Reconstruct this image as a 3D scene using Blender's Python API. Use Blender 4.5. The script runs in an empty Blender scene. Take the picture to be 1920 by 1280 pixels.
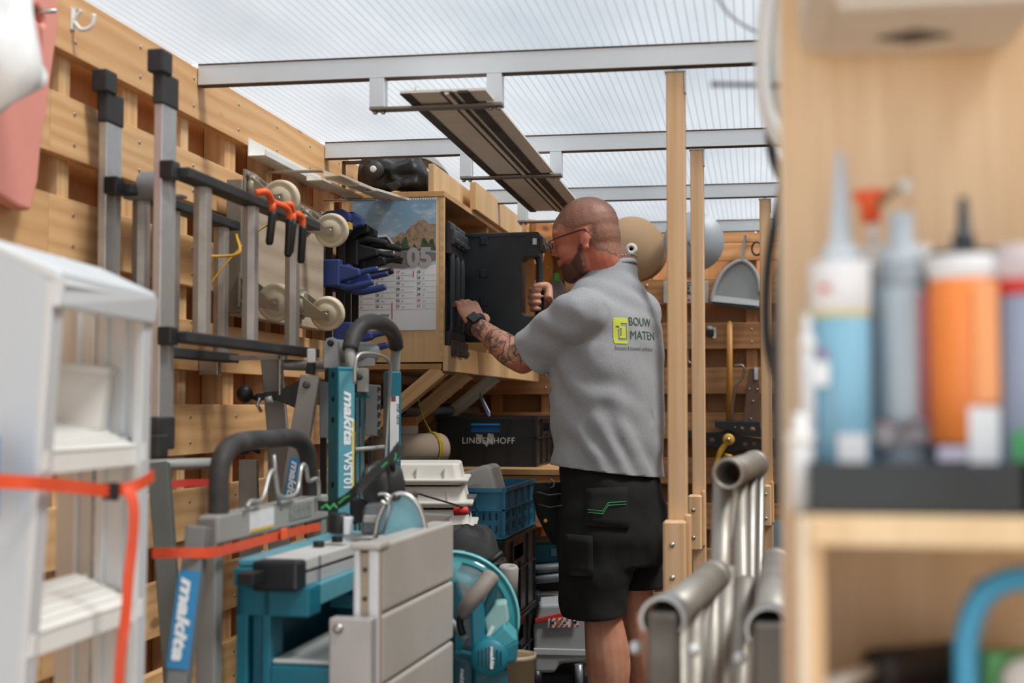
import bpy, bmesh, math, random
from mathutils import Vector as V, Matrix, Euler, noise
from mathutils.bvhtree import BVHTree
random.seed(7)
SC = bpy.context.scene
COL = SC.collection
PI = math.pi
Z = V((0, 0, 1)); X = V((1, 0, 0)); Y = V((0, 1, 0))
# ------------------------------------------------------------------ camera
FPX = 2667.0; YAW = math.radians(9.8); PIT = math.atan(125/2667); HC = 1.2
CR = V((math.cos(YAW), math.sin(YAW), 0)); CF = V((-math.sin(YAW), math.cos(YAW), 0))
CD = CF*math.cos(PIT)+Z*math.sin(PIT); CU = -CF*math.sin(PIT)+Z*math.cos(PIT)
CAMP = V((0, 0, HC))
def ray(px, py): return CD+CR*((px-960)/FPX)-CU*((py-640)/FPX)
def hx(px, py, x): r = ray(px, py); return CAMP+r*(x/r.x)
def hy(px, py, y): r = ray(px, py); return CAMP+r*(y/r.y)
def hz(px, py, z): r = ray(px, py); return CAMP+r*((z-HC)/r.z)
def hd(px, py, d):                      # point at horizontal depth d in front of the camera
    r = ray(px, py); return CAMP+r*(d/r.dot(CF))
cam_d = bpy.data.cameras.new('camera'); cam = bpy.data.objects.new('camera', cam_d); COL.objects.link(cam)
cam_d.sensor_width = 36; cam_d.lens = 50.0
cam.matrix_world = Matrix.Translation(CAMP) @ Matrix((CR, CU, -CD)).transposed().to_4x4()
cam_d.clip_start = 0.05; cam_d.clip_end = 300
cam_d.dof.use_dof = True; cam_d.dof.focus_distance = 4.3; cam_d.dof.aperture_fstop = 3.0
SC.camera = cam
# ------------------------------------------------------------------ light
SC.view_settings.view_transform = 'Standard'; SC.view_settings.look = 'None'
SC.view_settings.gamma = 1.0; SC.view_settings.use_curve_mapping = False
SC.view_settings.exposure = EXPO = 0.3
w = bpy.data.worlds.new('sky'); SC.world = w; w.use_nodes = True
nt = w.node_tree; nt.nodes.clear()
o_ = nt.nodes.new('ShaderNodeOutputWorld'); bg = nt.nodes.new('ShaderNodeBackground')
tc = nt.nodes.new('ShaderNodeTexCoord'); ns = nt.nodes.new('ShaderNodeTexNoise'); cr = nt.nodes.new('ShaderNodeValToRGB')
ns.inputs['Scale'].default_value = 3.2; ns.inputs['Detail'].default_value = 6
cr.color_ramp.elements[0].position = .38; cr.color_ramp.elements[0].color = (.60, .68, .77, 1)
cr.color_ramp.elements[1].position = .62; cr.color_ramp.elements[1].color = (.93, .95, .97, 1)
nt.links.new(tc.outputs['Generated'], ns.inputs['Vector']); nt.links.new(ns.outputs['Fac'], cr.inputs['Fac'])
nt.links.new(cr.outputs['Color'], bg.inputs['Color']); nt.links.new(bg.outputs[0], o_.inputs[0])
bg.inputs['Strength'].default_value = 1.75
sl = bpy.data.lights.new('sun', 'SUN'); so = bpy.data.objects.new('sun', sl); COL.objects.link(so)
sl.energy = 12.0; sl.angle = math.radians(14); sl.color = (1, .93, .84)
so.rotation_euler = V((-.75, .25, -1.25)).to_track_quat('-Z', 'Y').to_euler()
SC.cycles.use_denoising = True
SC.cycles.max_bounces = 8; SC.cycles.transparent_max_bounces = 12
SC.cycles.sample_clamp_indirect = 6
# ------------------------------------------------------------------ materials
MC = {}
def _mat(name):
    m = bpy.data.materials.new(name); m.use_nodes = True
    return m, m.node_tree, m.node_tree.nodes['Principled BSDF']
def hexc(s):
    def f(c): c /= 255; return c/12.92 if c < .04045 else ((c+.055)/1.055)**2.4
    return tuple(f(int(s[i:i+2], 16)) for i in (0, 2, 4))
def _objvec(nt, scale=(1, 1, 1), rnd=True):
    tc = nt.nodes.new('ShaderNodeTexCoord'); mp = nt.nodes.new('ShaderNodeMapping')
    mp.inputs['Scale'].default_value = scale
    nt.links.new(tc.outputs['Object'], mp.inputs['Vector'])
    if rnd:
        oi = nt.nodes.new('ShaderNodeObjectInfo'); ml = nt.nodes.new('ShaderNodeMath'); ml.operation = 'MULTIPLY'
        ml.inputs[1].default_value = 37.0
        nt.links.new(oi.outputs['Random'], ml.inputs[0]); nt.links.new(ml.outputs[0], mp.inputs['Location'])
    return mp.outputs['Vector']
def _mix(nt, fac, a, b, mode='MIX'):
    n = nt.nodes.new('ShaderNodeMix'); n.data_type = 'RGBA'; n.blend_type = mode
    for k, v in ((0, fac), (6, a), (7, b)):
        if isinstance(v, (int, float)): n.inputs[k].default_value = v
        elif isinstance(v, tuple): n.inputs[k].default_value = (*v[:3], 1)
        else: nt.links.new(v, n.inputs[k])
    return n.outputs[2]
def _noise(nt, vec, scale, detail=4, rough=.5):
    n = nt.nodes.new('ShaderNodeTexNoise'); n.inputs['Scale'].default_value = scale
    n.inputs['Detail'].default_value = detail; n.inputs['Roughness'].default_value = rough
    nt.links.new(vec, n.inputs['Vector']); return n.outputs['Fac']
def _ramp(nt, fac, a, b):
    r = nt.nodes.new('ShaderNodeMapRange'); nt.links.new(fac, r.inputs[0])
    r.inputs[1].default_value = a; r.inputs[2].default_value = b
    return r.outputs[0]
def _bump(nt, h, b, dist=.002, st=.5):
    n = nt.nodes.new('ShaderNodeBump'); n.inputs['Distance'].default_value = dist; n.inputs['Strength'].default_value = st
    nt.links.new(h, n.inputs['Height']); nt.links.new(n.outputs[0], b.inputs['Normal'])
def mt(col, rough=.5, metal=0., dirt=.25, scale=9., dcol=None, bump=0., coat=0.):
    """painted, plastic, metal or cloth surface with a little mottling"""
    key = (col, rough, metal, dirt, scale, dcol, bump)
    if key in MC: return MC[key]
    m, nt, b = _mat('surface_'+col); c = hexc(col)
    v = _objvec(nt); n = _ramp(nt, _noise(nt, v, scale, 5, .6), .42, .72)
    d = hexc(dcol) if dcol else tuple(k*.62 for k in c)
    ml = nt.nodes.new('ShaderNodeMath'); ml.operation = 'MULTIPLY'; ml.inputs[1].default_value = dirt
    nt.links.new(n, ml.inputs[0])
    nt.links.new(_mix(nt, ml.outputs[0], c, d), b.inputs['Base Color'])
    r = nt.nodes.new('ShaderNodeMath'); r.operation = 'MULTIPLY_ADD'; r.inputs[1].default_value = .2; r.inputs[2].default_value = rough-.05
    nt.links.new(n, r.inputs[0]); nt.links.new(r.outputs[0], b.inputs['Roughness'])
    b.inputs['Metallic'].default_value = metal
    if coat: b.inputs['Coat Weight'].default_value = coat
    if bump: _bump(nt, _noise(nt, v, scale*8, 3), b, bump)
    MC[key] = m; return m
def wood(a='EABF8B', b='CA9159', knots=.8, rough=.62, ring=1., key='wood'):
    k = (a, b, knots, ring)
    if k in MC: return MC[k]
    m, nt, bs = _mat(key); ca, cb = hexc(a), hexc(b)
    v = _objvec(nt, (.55, 5.0, 5.0))
    wv = nt.nodes.new('ShaderNodeTexWave'); wv.wave_type = 'RINGS'; wv.rings_direction = 'X'
    wv.inputs['Scale'].default_value = 2.4*ring; wv.inputs['Distortion'].default_value = 7; wv.inputs['Detail'].default_value = 3
    wv.inputs['Detail Scale'].default_value = .9
    nt.links.new(v, wv.inputs['Vector'])
    v2 = _objvec(nt, (3, 90, 90)); g = _noise(nt, v2, 1.6, 4, .6)
    f = nt.nodes.new('ShaderNodeMath'); f.operation = 'MULTIPLY'; nt.links.new(wv.outputs['Fac'], f.inputs[0]); nt.links.new(g, f.inputs[1])
    c = _mix(nt, _ramp(nt, f.outputs[0], .0, .85), ca, cb)
    v4 = _objvec(nt, (.9, .9, .9)); big = _ramp(nt, _noise(nt, v4, 2.0, 2), .35, .7)
    c = _mix(nt, big, c, _mix(nt, .35, c, tuple(x*.72 for x in ca)))
    oi = nt.nodes.new('ShaderNodeObjectInfo')
    rr = nt.nodes.new('ShaderNodeMath'); rr.operation = 'MULTIPLY'; rr.inputs[1].default_value = .28; nt.links.new(oi.outputs['Random'], rr.inputs[0])
    c = _mix(nt, rr.outputs[0], c, cb)
    if knots:
        v3 = _objvec(nt, (3.2, 7.5, 7.5)); vo = nt.nodes.new('ShaderNodeTexVoronoi'); vo.inputs['Scale'].default_value = 1.0
        nt.links.new(v3, vo.inputs['Vector'])
        kf = nt.nodes.new('ShaderNodeMapRange'); nt.links.new(vo.outputs['Distance'], kf.inputs[0])
        kf.inputs[1].default_value = .13; kf.inputs[2].default_value = .06; kf.inputs[3].default_value = 0; kf.inputs[4].default_value = knots
        c = _mix(nt, kf.outputs[0], c, tuple(x*.35 for x in cb))
    nt.links.new(c, bs.inputs['Base Color']); bs.inputs['Roughness'].default_value = rough
    _bump(nt, g, bs, .001, .35)
    MC[k] = m; return m
def ply(a='D8B27E', b='BE8A50', scale=1.0):
    """rotary cut plywood face: wide soft cathedral figure"""
    k = ('ply', a, b, scale)
    if k in MC: return MC[k]
    m, nt, bs = _mat('plywood'); v = _objvec(nt, (1.0*scale, 1.0*scale, .28*scale))
    n = _noise(nt, v, 5.5, 3, .55); n2 = _noise(nt, _objvec(nt, (60, 60, 3)), 1.5, 3)
    c = _mix(nt, _ramp(nt, n, .35, .7), hexc(a), hexc(b)); c = _mix(nt, _ramp(nt, n2, .3, 1.3), c, tuple(x*.8 for x in hexc(b)))
    nt.links.new(c, bs.inputs['Base Color']); bs.inputs['Roughness'].default_value = .6
    MC[k] = m; return m
def clear(col, rough=.1, alpha=.5):
    k = ('clear', col, rough, alpha)
    if k in MC: return MC[k]
    m, nt, b = _mat('clear_'+col); b.inputs['Base Color'].default_value = (*hexc(col), 1)
    b.inputs['Roughness'].default_value = rough; b.inputs['Alpha'].default_value = alpha
    b.inputs['Coat Weight'].default_value = .5
    MC[k] = m; return m
PINE = wood(); PINE_L = wood('E9C698', 'CB9A62'); PINE_D = wood('B9824C', '8F5A2B')
POST = wood('E8C49C', 'D0A26E', .4, key='planed_post'); RACK = wood('DDBB8B', 'BF9058', .35, key='birch_board')
BACK = wood('BE8E5E', '8E5E35', .5); PLY = ply()
ALU = mt('C6C9CA', .38, .75, .35, 14, '8E8F8D'); ALUW = mt('D9DEE2', .42, .25, .15, 5)
ALUM = mt('B9B5AF', .45, .7, .5, 8, '7F7466'); STEEL = mt('B9B9B6', .3, .9, .3, 20)
BLK = mt('17181A', .5, 0, .3, 12); RUB = mt('26272A', .62, 0, .5, 10, '4A4947'); BLKG = mt('1B1F24', .35, 0, .2)
GREY = mt('85868A', .5, .2, .3, 8, '6C6A66'); GREYL = mt('A9ABA8', .5, .1, .3, 8, '8B8984'); DGREY = mt('4A4B4C', .55, 0, .3)
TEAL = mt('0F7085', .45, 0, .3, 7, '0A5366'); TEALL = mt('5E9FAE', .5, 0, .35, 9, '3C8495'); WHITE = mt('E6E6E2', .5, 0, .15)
BLUE = mt('27417F', .5, 0, .35, 14, '1B2B52'); YEL = mt('D9A637', .55, 0, .2); RED = mt('C9302A', .5, 0, .15); ORG = mt('F0622F', .5, 0, .15)
# ------------------------------------------------------------------ mesh builder
WM = {}
def frame(o, x, up=Z):
    x = x.normalized(); y = up.cross(x)
    if y.length < 1e-5: y = Y.copy() if abs(x.y) < .9 else X.copy()
    y.normalize(); z = x.cross(y)
    m = Matrix((x, y, z)).transposed().to_4x4(); m.translation = o; return m
class B:
    def __init__(s, fr=None): s.v = []; s.f = []; s.m = []; s.s = []; s.fr = fr
    def add(s, vs, fs, mi=0, sm=False):
        k = len(s.v); s.v += [V(p) for p in vs]
        for f in fs: s.f.append([k+i for i in f]); s.m.append(mi); s.s.append(sm)
        return s
    def box(s, c, d, rot=None, mi=0, taper=None):
        c = V(c); P = []
        for sz in (-1, 1):
            t = 1 if (sz < 0 or taper is None) else taper
            for sx, sy in ((-1, -1), (1, -1), (1, 1), (-1, 1)):
                p = V((sx*d[0]/2*t, sy*d[1]/2*t, sz*d[2]/2)); P.append(c+(rot @ p if rot else p))
        return s.add(P, [(3, 2, 1, 0), (4, 5, 6, 7), (0, 1, 5, 4), (1, 2, 6, 5), (2, 3, 7, 6), (3, 0, 4, 7)], mi)
    def mm(s, a, b, mi=0):
        a = V(a); b = V(b); return s.box((a+b)/2, [abs(b[i]-a[i]) for i in range(3)], None, mi)
    def beam(s, p0, p1, w, h, up=Z, mi=0):
        p0 = V(p0); p1 = V(p1); f = frame(p0, p1-p0, up); L = (p1-p0).length
        return s.box((p0+p1)/2, (L, w, h), f.to_3x3(), mi)
    def prism(s, pts, vec, mi=0, sm=False):
        n = len(pts); pts = [V(p) for p in pts]; vec = V(vec)
        P = pts+[p+vec for p in pts]
        s.add(P, [list(range(n))[::-1], list(range(n, 2*n))], mi)
        return s.add(P, [(i, (i+1) % n, (i+1) % n+n, i+n) for i in range(n)], mi, sm)
    def tube(s, pts, r, n=10, mi=0, cap=True, closed=False, sq=None):
        pts = [V(p) for p in pts]; m = len(pts); rs = r if isinstance(r, (list, tuple)) else [r]*m
        P = []; up = None
        for i, p in enumerate(pts):
            a = pts[(i-1) % m] if (i or closed) else p; b = pts[(i+1) % m] if (i < m-1 or closed) else p
            t = (b-a).normalized()
            if up is None:
                up = Z if abs(t.z) < .9 else X
            e = (up-t*up.dot(t))
            if e.length < 1e-6: e = t.orthogonal()
            e.normalize(); up = e; g = t.cross(e)
            k = 1.0
            if 0 < i < m-1:
                c = (p-a).normalized().dot((b-p).normalized()); k = 1/max(.5, math.sqrt(max(.01, (1+c)/2)))
            for j in range(n):
                an = 2*PI*(j+.5)/n; q = (1, 1) if sq is None else sq
                P.append(p+(e*math.cos(an)*q[0]+g*math.sin(an)*q[1])*rs[i]*k)
        F = [(i*n+j, i*n+(j+1) % n, (i+1)*n+(j+1) % n, (i+1)*n+j) for i in range(m-1) for j in range(n)]
        if closed: F += [((m-1)*n+j, (m-1)*n+(j+1) % n, (j+1) % n, j) for j in range(n)]
        s.add(P, F, mi, n > 6)
        if cap and not closed: s.add(P[:n]+P[-n:], [list(range(n))[::-1], list(range(n, 2*n))], mi)
        return s
    def cyl(s, p0, p1, r, r2=None, n=20, mi=0): return s.tube([p0, p1], [r, r if r2 is None else r2], n, mi)
    def lathe(s, prof, o=(0, 0, 0), ax=Z, n=28, mi=0, a0=0, a1=2*PI, sx=1, sy=1):
        o = V(o); ax = V(ax).normalized(); e = ax.orthogonal().normalized() if abs(ax.z) < .99 else X.copy(); g = ax.cross(e)
        full = abs(a1-a0) > 6.28; nn = n if full else n+1; P = []
        for r, h in prof:
            for j in range(nn):
                a = a0+(a1-a0)*j/n; P.append(o+ax*h+(e*math.cos(a)*sx+g*math.sin(a)*sy)*r)
        F = []
        for i in range(len(prof)-1):
            for j in range(n):
                k = (j+1) % nn; F.append((i*nn+j, i*nn+k, (i+1)*nn+k, (i+1)*nn+j))
        s.add(P, F, mi, True)
        if full and prof[0] != prof[-1]:
            for i in (0, len(prof)-1):
                if prof[i][0] > 1e-4: s.add(P[i*nn:(i+1)*nn], [list(range(nn))[::(-1 if i == 0 else 1)]], mi)
        return s
    def pipe(s, p0, p1, ro, ri, n=24, mi=0):
        p0 = V(p0); p1 = V(p1); L = (p1-p0).length
        return s.lathe([(ri, 0), (ro, 0), (ro, L), (ri, L), (ri, 0)], p0, p1-p0, n, mi)
    def ball(s, c, r, rot=None, n=16, mi=0, m=10):
        c = V(c); r = r if isinstance(r, (tuple, list)) else (r, r, r); P = []
        for i in range(m+1):
            t = PI*i/m
            for j in range(n):
                a = 2*PI*j/n; p = V((r[0]*math.sin(t)*math.cos(a), r[1]*math.sin(t)*math.sin(a), -r[2]*math.cos(t)))
                P.append(c+(rot @ p if rot else p))
        return s.add(P, [(i*n+j, i*n+(j+1) % n, (i+1)*n+(j+1) % n, (i+1)*n+j) for i in range(m) for j in range(n)], mi, True)
    def loft(s, rings, mi=0, cap=True, sm=True):
        n = len(rings[0]); P = [V(p) for r in rings for p in r]
        s.add(P, [(i*n+j, i*n+(j+1) % n, (i+1)*n+(j+1) % n, (i+1)*n+j) for i in range(len(rings)-1) for j in range(n)], mi, sm)
        if cap: s.add(P[:n]+P[-n:], [list(range(n))[::-1], list(range(n, 2*n))], mi)
        return s
    def quad(s, a, b, c, d, mi=0): return s.add([a, b, c, d], [(0, 1, 2, 3)], mi)
    def build(s, name, mats, parent=None, bevel=0, seg=2, kind=None, label=None, sub=0):
        if not isinstance(mats, (list, tuple)): mats = [mats]
        if s.fr is None:
            lo = V([min(p[i] for p in s.v) for i in range(3)]); hi = V([max(p[i] for p in s.v) for i in range(3)])
            fr = Matrix.Translation(V(((lo.x+hi.x)/2, (lo.y+hi.y)/2, lo.z))); vs = [p-fr.translation for p in s.v]
        else: fr = s.fr; vs = s.v
        me = bpy.data.meshes.new(name); me.from_pydata(vs, [], s.f)
        for m in mats: me.materials.append(m)
        me.polygons.foreach_set('material_index', s.m); me.polygons.foreach_set('use_smooth', s.s)
        bm = bmesh.new(); bm.from_mesh(me); bmesh.ops.remove_doubles(bm, verts=bm.verts, dist=1e-5)
        bmesh.ops.recalc_face_normals(bm, faces=bm.faces); bm.to_mesh(me); bm.free()
        me.update()
        return link(name, me, fr, parent, bevel, seg, kind, label, sub)
def link(name, me, fr, parent=None, bevel=0, seg=2, kind=None, label=None, sub=0):
    o = bpy.data.objects.new(name, me); COL.objects.link(o)
    if parent is not None: o.parent = parent; o.matrix_basis = WM[parent].inverted() @ fr
    else: o.matrix_basis = fr
    WM[o] = fr.copy()
    if bevel:
        b = o.modifiers.new('bevel', 'BEVEL'); b.width = bevel; b.segments = seg; b.limit_method = 'ANGLE'; b.angle_limit = .7
        b.harden_normals = False
    if sub: q = o.modifiers.new('sub', 'SUBSURF'); q.levels = q.render_levels = sub
    if kind: o['kind'] = kind
    if label: o['label'] = label
    return o
def tag(o, label, cat, group=None):
    o['label'] = label; o['category'] = cat
    if group: o['group'] = group
    return o
def thing(name, label, cat, loc, group=None):
    o = bpy.data.objects.new(name, None); COL.objects.link(o); o.location = V(loc); o.empty_display_size = .05
    WM[o] = Matrix.Translation(V(loc)); tag(o, label, cat, group); return o
def dup(src, off, label=None, rot=None, group=None):
    """copy of a thing with copies of its parts"""
    def cp(o, par):
        c = o.copy(); COL.objects.link(c); WM[c] = WM[o].copy(); c.parent = par
        for k in list(o.children): cp(k, c)
        return c
    kids = list(src.children); c = src.copy(); COL.objects.link(c)
    c.location = src.location+V(off); c.parent = None
    if rot: c.rotation_euler = rot
    for k in kids: cp(k, c)
    if label: c['label'] = label
    if group: c['group'] = group
    WM[c] = c.matrix_basis.copy(); return c
def board(name, p0, p1, w, t, up=Z, mat=None, parent=None, bevel=.0015, kind=None):
    """board from p0 to p1, w wide along up, t thick; grain runs along it"""
    p0 = V(p0); p1 = V(p1); fr = frame((p0+p1)/2, p1-p0, up); b = B(fr)
    b.box((0, 0, 0), ((p1-p0).length, t, w))
    return b.build(name, mat or PINE, parent, bevel, 1, kind)
def bez(pts, n=8):
    """Catmull-Rom through pts"""
    pts = [V(p) for p in pts]; out = []
    P = [pts[0]*2-pts[1]]+pts+[pts[-1]*2-pts[-2]]
    for i in range(1, len(P)-2):
        for k in range(n):
            t = k/n; a, b, c, d = P[i-1], P[i], P[i+1], P[i+2]
            out.append(.5*((2*b)+(c-a)*t+(2*a-5*b+4*c-d)*t*t+(3*b-a-3*c+d)*t**3))
    out.append(pts[-1]); return out
def text(s, o, xdir, ydir, size, mat, parent, name='lettering', shear=0, bold=0., ext=.0006, width=None, align='LEFT', space=1.0):
    """flat lettering whose baseline runs along xdir from o; ydir is up the letters"""
    cu = bpy.data.curves.new('t', 'FONT'); cu.body = s; cu.size = size; cu.shear = shear; cu.offset = bold; cu.extrude = ext
    cu.align_x = align; cu.resolution_u = 3; cu.space_character = space
    ob = bpy.data.objects.new('t', cu); COL.objects.link(ob)
    dg = bpy.context.evaluated_depsgraph_get(); me = bpy.data.meshes.new_from_object(ob.evaluated_get(dg)); bpy.data.objects.remove(ob)
    me.materials.clear(); me.materials.append(mat)
    if width:
        xs = [v.co.x for v in me.vertices]; k = width/(max(xs)-min(xs))
        for v in me.vertices: v.co.x = v.co.x*k
    x = V(xdir).normalized(); y = V(ydir); y = (y-x*y.dot(x)).normalized(); z = x.cross(y)
    m = Matrix((x, y, z)).transposed().to_4x4(); m.translation = V(o)
    return link(name, me, m, parent)
# ------------------------------------------------------------------ the shell
WX = -1.35; WY = 6.5; RX = 1.0; Y0 = -.3
CONC = mt('8F8B84', .85, 0, .4, 4, bump=.002)
B().mm((WX-.1, Y0, -.05), (RX+.1, WY+.1, 0)).build('floor', mt('746E66', .8, 0, .5, 3, bump=.001), kind='structure')
B().mm((-25, -25, -.35), (25, 25, -.3)).build('ground', CONC, kind='structure')
# left wall: backing sheets, studs and rails
wl = B().mm((WX-.095, Y0, 0), (WX-.083, WY+.1, 2.05)).build('wall_left', ply('C98F55', 'A8693A'), kind='structure')
yy = 2.16
k = 0
SW = .125
STUDX = WX-.0225
for i, y in enumerate([-.1+.305*j for j in range(22)]):
    board('stud', (WX-.052, y, 0), (WX-.052, y, 2.03), .045 if i % 2 else .075, .06, Y, PINE_L if i % 2 else PINE, wl)
rails = [(1.907, 2.034)]+[(1.82-.2035*j-.122, 1.82-.2035*j) for j in range(9)]
for (a, b_) in rails:
    j = Y0
    for L in (2.85, 3.93):
        t = .028 if b_ > 1.9 else .022
        board('rail', (WX-t/2, j, (a+b_)/2), (WX-t/2, j+L-.003, (a+b_)/2), b_-a, t, Z, PINE, wl); j += L
# screw heads on the rails
sb = B()
for (a, b_) in rails:
    for y in [-.1+.305*j for j in range(22)]:
        for z in (a+.03, b_-.03): sb.lathe([(.0045, 0), (.0045, .0016), (.002, .002)], (WX, y, z), X, 8)
sb.build('screw_heads', STEEL, wl, kind='stuff')
# back wall
wb = B().mm((WX, WY+.083, 0), (RX, WY+.095, 2.05)).build('wall_back', ply('B98B60', '9A6B40'), kind='structure')
for i, x in enumerate([-1.2+.235*j for j in range(10)]):
    board('stud', (x, WY+.052, 0), (x, WY+.052, 2.0), .05, .06, X, BACK, wb)
brs = [(1.95, 2.005), (1.868, 1.947)]+[(1.79-.2035*j-.118, 1.79-.2035*j) for j in range(9)]
for (a, b_) in brs:
    board('rail', (WX, WY+.011, (a+b_)/2), (RX, WY+.011, (a+b_)/2), b_-a, .022, Z, BACK, wb)
sb = B()
for (a, b_) in brs[2:]:
    for x in [-1.2+.235*j for j in range(10)]:
        for z in (a+.03, b_-.03): sb.lathe([(.005, 0), (.005, .002), (.002, .0025)], (x, WY, z), -Y, 8)
sb.build('screw_heads', STEEL, wb, kind='stuff')
for nm, xa, xb in (('trim_1', WX-.095, WX-.001), ('trim_2', RX+.001, RX+.095)):
    B().mm((xa, WY+.001, 0), (xb, WY+.082, 2.03)).build(nm, PINE_D, kind='structure')
wr = B().mm((RX+.083, Y0, 0), (RX+.095, WY+.1, 2.05)).build('wall_right', ply('C98F55', 'A8693A'), kind='structure')
for i, y in enumerate([-.1+.61*j for j in range(11)]): board('stud', (RX+.052, y, 0), (RX+.052, y, 2.03), .045, .06, Y, PINE_L, wr)
for (a, b_) in rails: board('rail', (RX+.011, Y0, (a+b_)/2), (RX+.011, WY, (a+b_)/2), b_-a, .022, Z, PINE, wr)
# roof: ribbed twin-wall sheets on white aluminium bars
def polycarb():
    m, nt, b = _mat('ribbed_polycarbonate'); out = nt.nodes['Material Output']; nt.nodes.remove(b)
    v = _objvec(nt, (1, 1, 1), False)
    wv = nt.nodes.new('ShaderNodeTexWave'); wv.bands_direction = 'X'; wv.inputs['Scale'].default_value = 31/2; nt.links.new(v, wv.inputs['Vector'])
    grime = _ramp(nt, _noise(nt, _objvec(nt, (1.6, .5, 1), False), 1.6, 4), .35, .75)
    tl = nt.nodes.new('ShaderNodeBsdfTranslucent'); tp = nt.nodes.new('ShaderNodeBsdfTransparent'); gl = nt.nodes.new('ShaderNodeBsdfGlossy')
    df = nt.nodes.new('ShaderNodeBsdfDiffuse'); df.inputs[0].default_value = (.6, .62, .64, 1)
    c = _mix(nt, grime, (.355, .372, .388), (.255, .275, .297)); c = _mix(nt, _ramp(nt, wv.outputs['Fac'], .75, 1.0), c, (.25, .27, .29))
    nt.links.new(c, tl.inputs[0]); nt.links.new(c, tp.inputs[0])
    m1 = nt.nodes.new('ShaderNodeMixShader'); m1.inputs[0].default_value = .72
    nt.links.new(tl.outputs[0], m1.inputs[1]); nt.links.new(tp.outputs[0], m1.inputs[2])
    m3 = nt.nodes.new('ShaderNodeMixShader'); m3.inputs[0].default_value = .12
    nt.links.new(m1.outputs[0], m3.inputs[1]); nt.links.new(df.outputs[0], m3.inputs[2])
    gl.inputs['Roughness'].default_value = .15
    m2 = nt.nodes.new('ShaderNodeMixShader'); m2.inputs[0].default_value = .06
    nt.links.new(m3.outputs[0], m2.inputs[1]); nt.links.new(gl.outputs[0], m2.inputs[2]); nt.links.new(m2.outputs[0], out.inputs[0])
    return m
PC = polycarb()
BARS = [-.2, 1.05, 2.2, 3.29, 4.33, 5.39, 6.43]
ce = thing('ceiling', 'x', 'x', ((WX+RX)/2, 3.1, 2.05)); del ce['label'], ce['category']; ce['kind'] = 'structure'
for a, b_ in zip(BARS[:-1], BARS[1:]):
    q = B(); z = 2.044; q.quad((WX-.1, a+.01, z), (RX+.1, a+.01, z), (RX+.1, b_-.01, z), (WX-.1, b_-.01, z)); q.build('roof_sheet', PC, ce)
# the bars: white aluminium box sections with a thin brown foam strip below the sheet
for y in BARS:
    o = B().mm((WX+.002, y-.015, 1.992), (RX, y+.02, 2.04)).mm((WX+.002, y-.017, 2.0395), (RX, y+.022, 2.0435), 1).mm((WX+.002, y-.013, 1.9905), (RX, y+.018, 1.992), 1)\
        .build('roof_bar', [ALUW, mt('5B4A40', .8)], ce, .002)
# ------------------------------------------------------------------ the man
def remesh(b, voxel, smooth=4, fac=.5):
    me = bpy.data.meshes.new('r'); me.from_pydata(b.v, [], b.f)
    o = bpy.data.objects.new('r', me); COL.objects.link(o)
    r = o.modifiers.new('r', 'REMESH'); r.mode = 'VOXEL'; r.voxel_size = voxel; r.use_smooth_shade = True
    s = o.modifiers.new('s', 'SMOOTH'); s.iterations = smooth; s.factor = fac
    dg = bpy.context.evaluated_depsgraph_get(); dg.update()
    m = bpy.data.meshes.new_from_object(o.evaluated_get(dg)); bpy.data.objects.remove(o)
    return m
def fsmooth(me):
    me.polygons.foreach_set('use_smooth', [True]*len(me.polygons)); me.update()
def ell(c, ax, ay, rx, ry, n=24, e=2.0):
    out = []
    for i in range(n):
        a = 2*PI*i/n; cx, sy = math.cos(a), math.sin(a)
        cx = math.copysign(abs(cx)**(2/e), cx); sy = math.copysign(abs(sy)**(2/e), sy)
        out.append(V(c)+V(ax)*rx*cx+V(ay)*ry*sy)
    return out
def limb(b, pts, rad, n=16, flat=None):
    """tapered limb, densified with Catmull-Rom"""
    P = bez(pts, 6); R = [q.x for q in bez([(r, 0, 0) for r in rad], 6)]
    b.tube(P, R, n); b.ball(P[0], R[0]*.98); b.ball(P[-1], R[-1]*.98)
# local frame: u = camera right, v = away, z up; origin on the floor below the hips
MO = CF*4.42+CR*.285; MO.z = 0
MF = Matrix((CR, CF, Z)).transposed().to_4x4(); MF.translation = MO
def mp(px, py, v):                     # a point of the body by where it shows and its depth v in the body's own frame
    p = hd(px, py, 4.42+v); q = MF.inverted() @ p; return q
man = bpy.data.objects.new('person', None); COL.objects.link(man); man.matrix_basis = MF; WM[man] = MF.copy()
tag(man, 'man with cropped hair, glasses, grey t-shirt and black work shorts, reaching into the cabinet', 'person')
FD = V((-.87, .50, 0)); LD = V((-.50, -.87, 0))       # the way he faces, and his left
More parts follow.
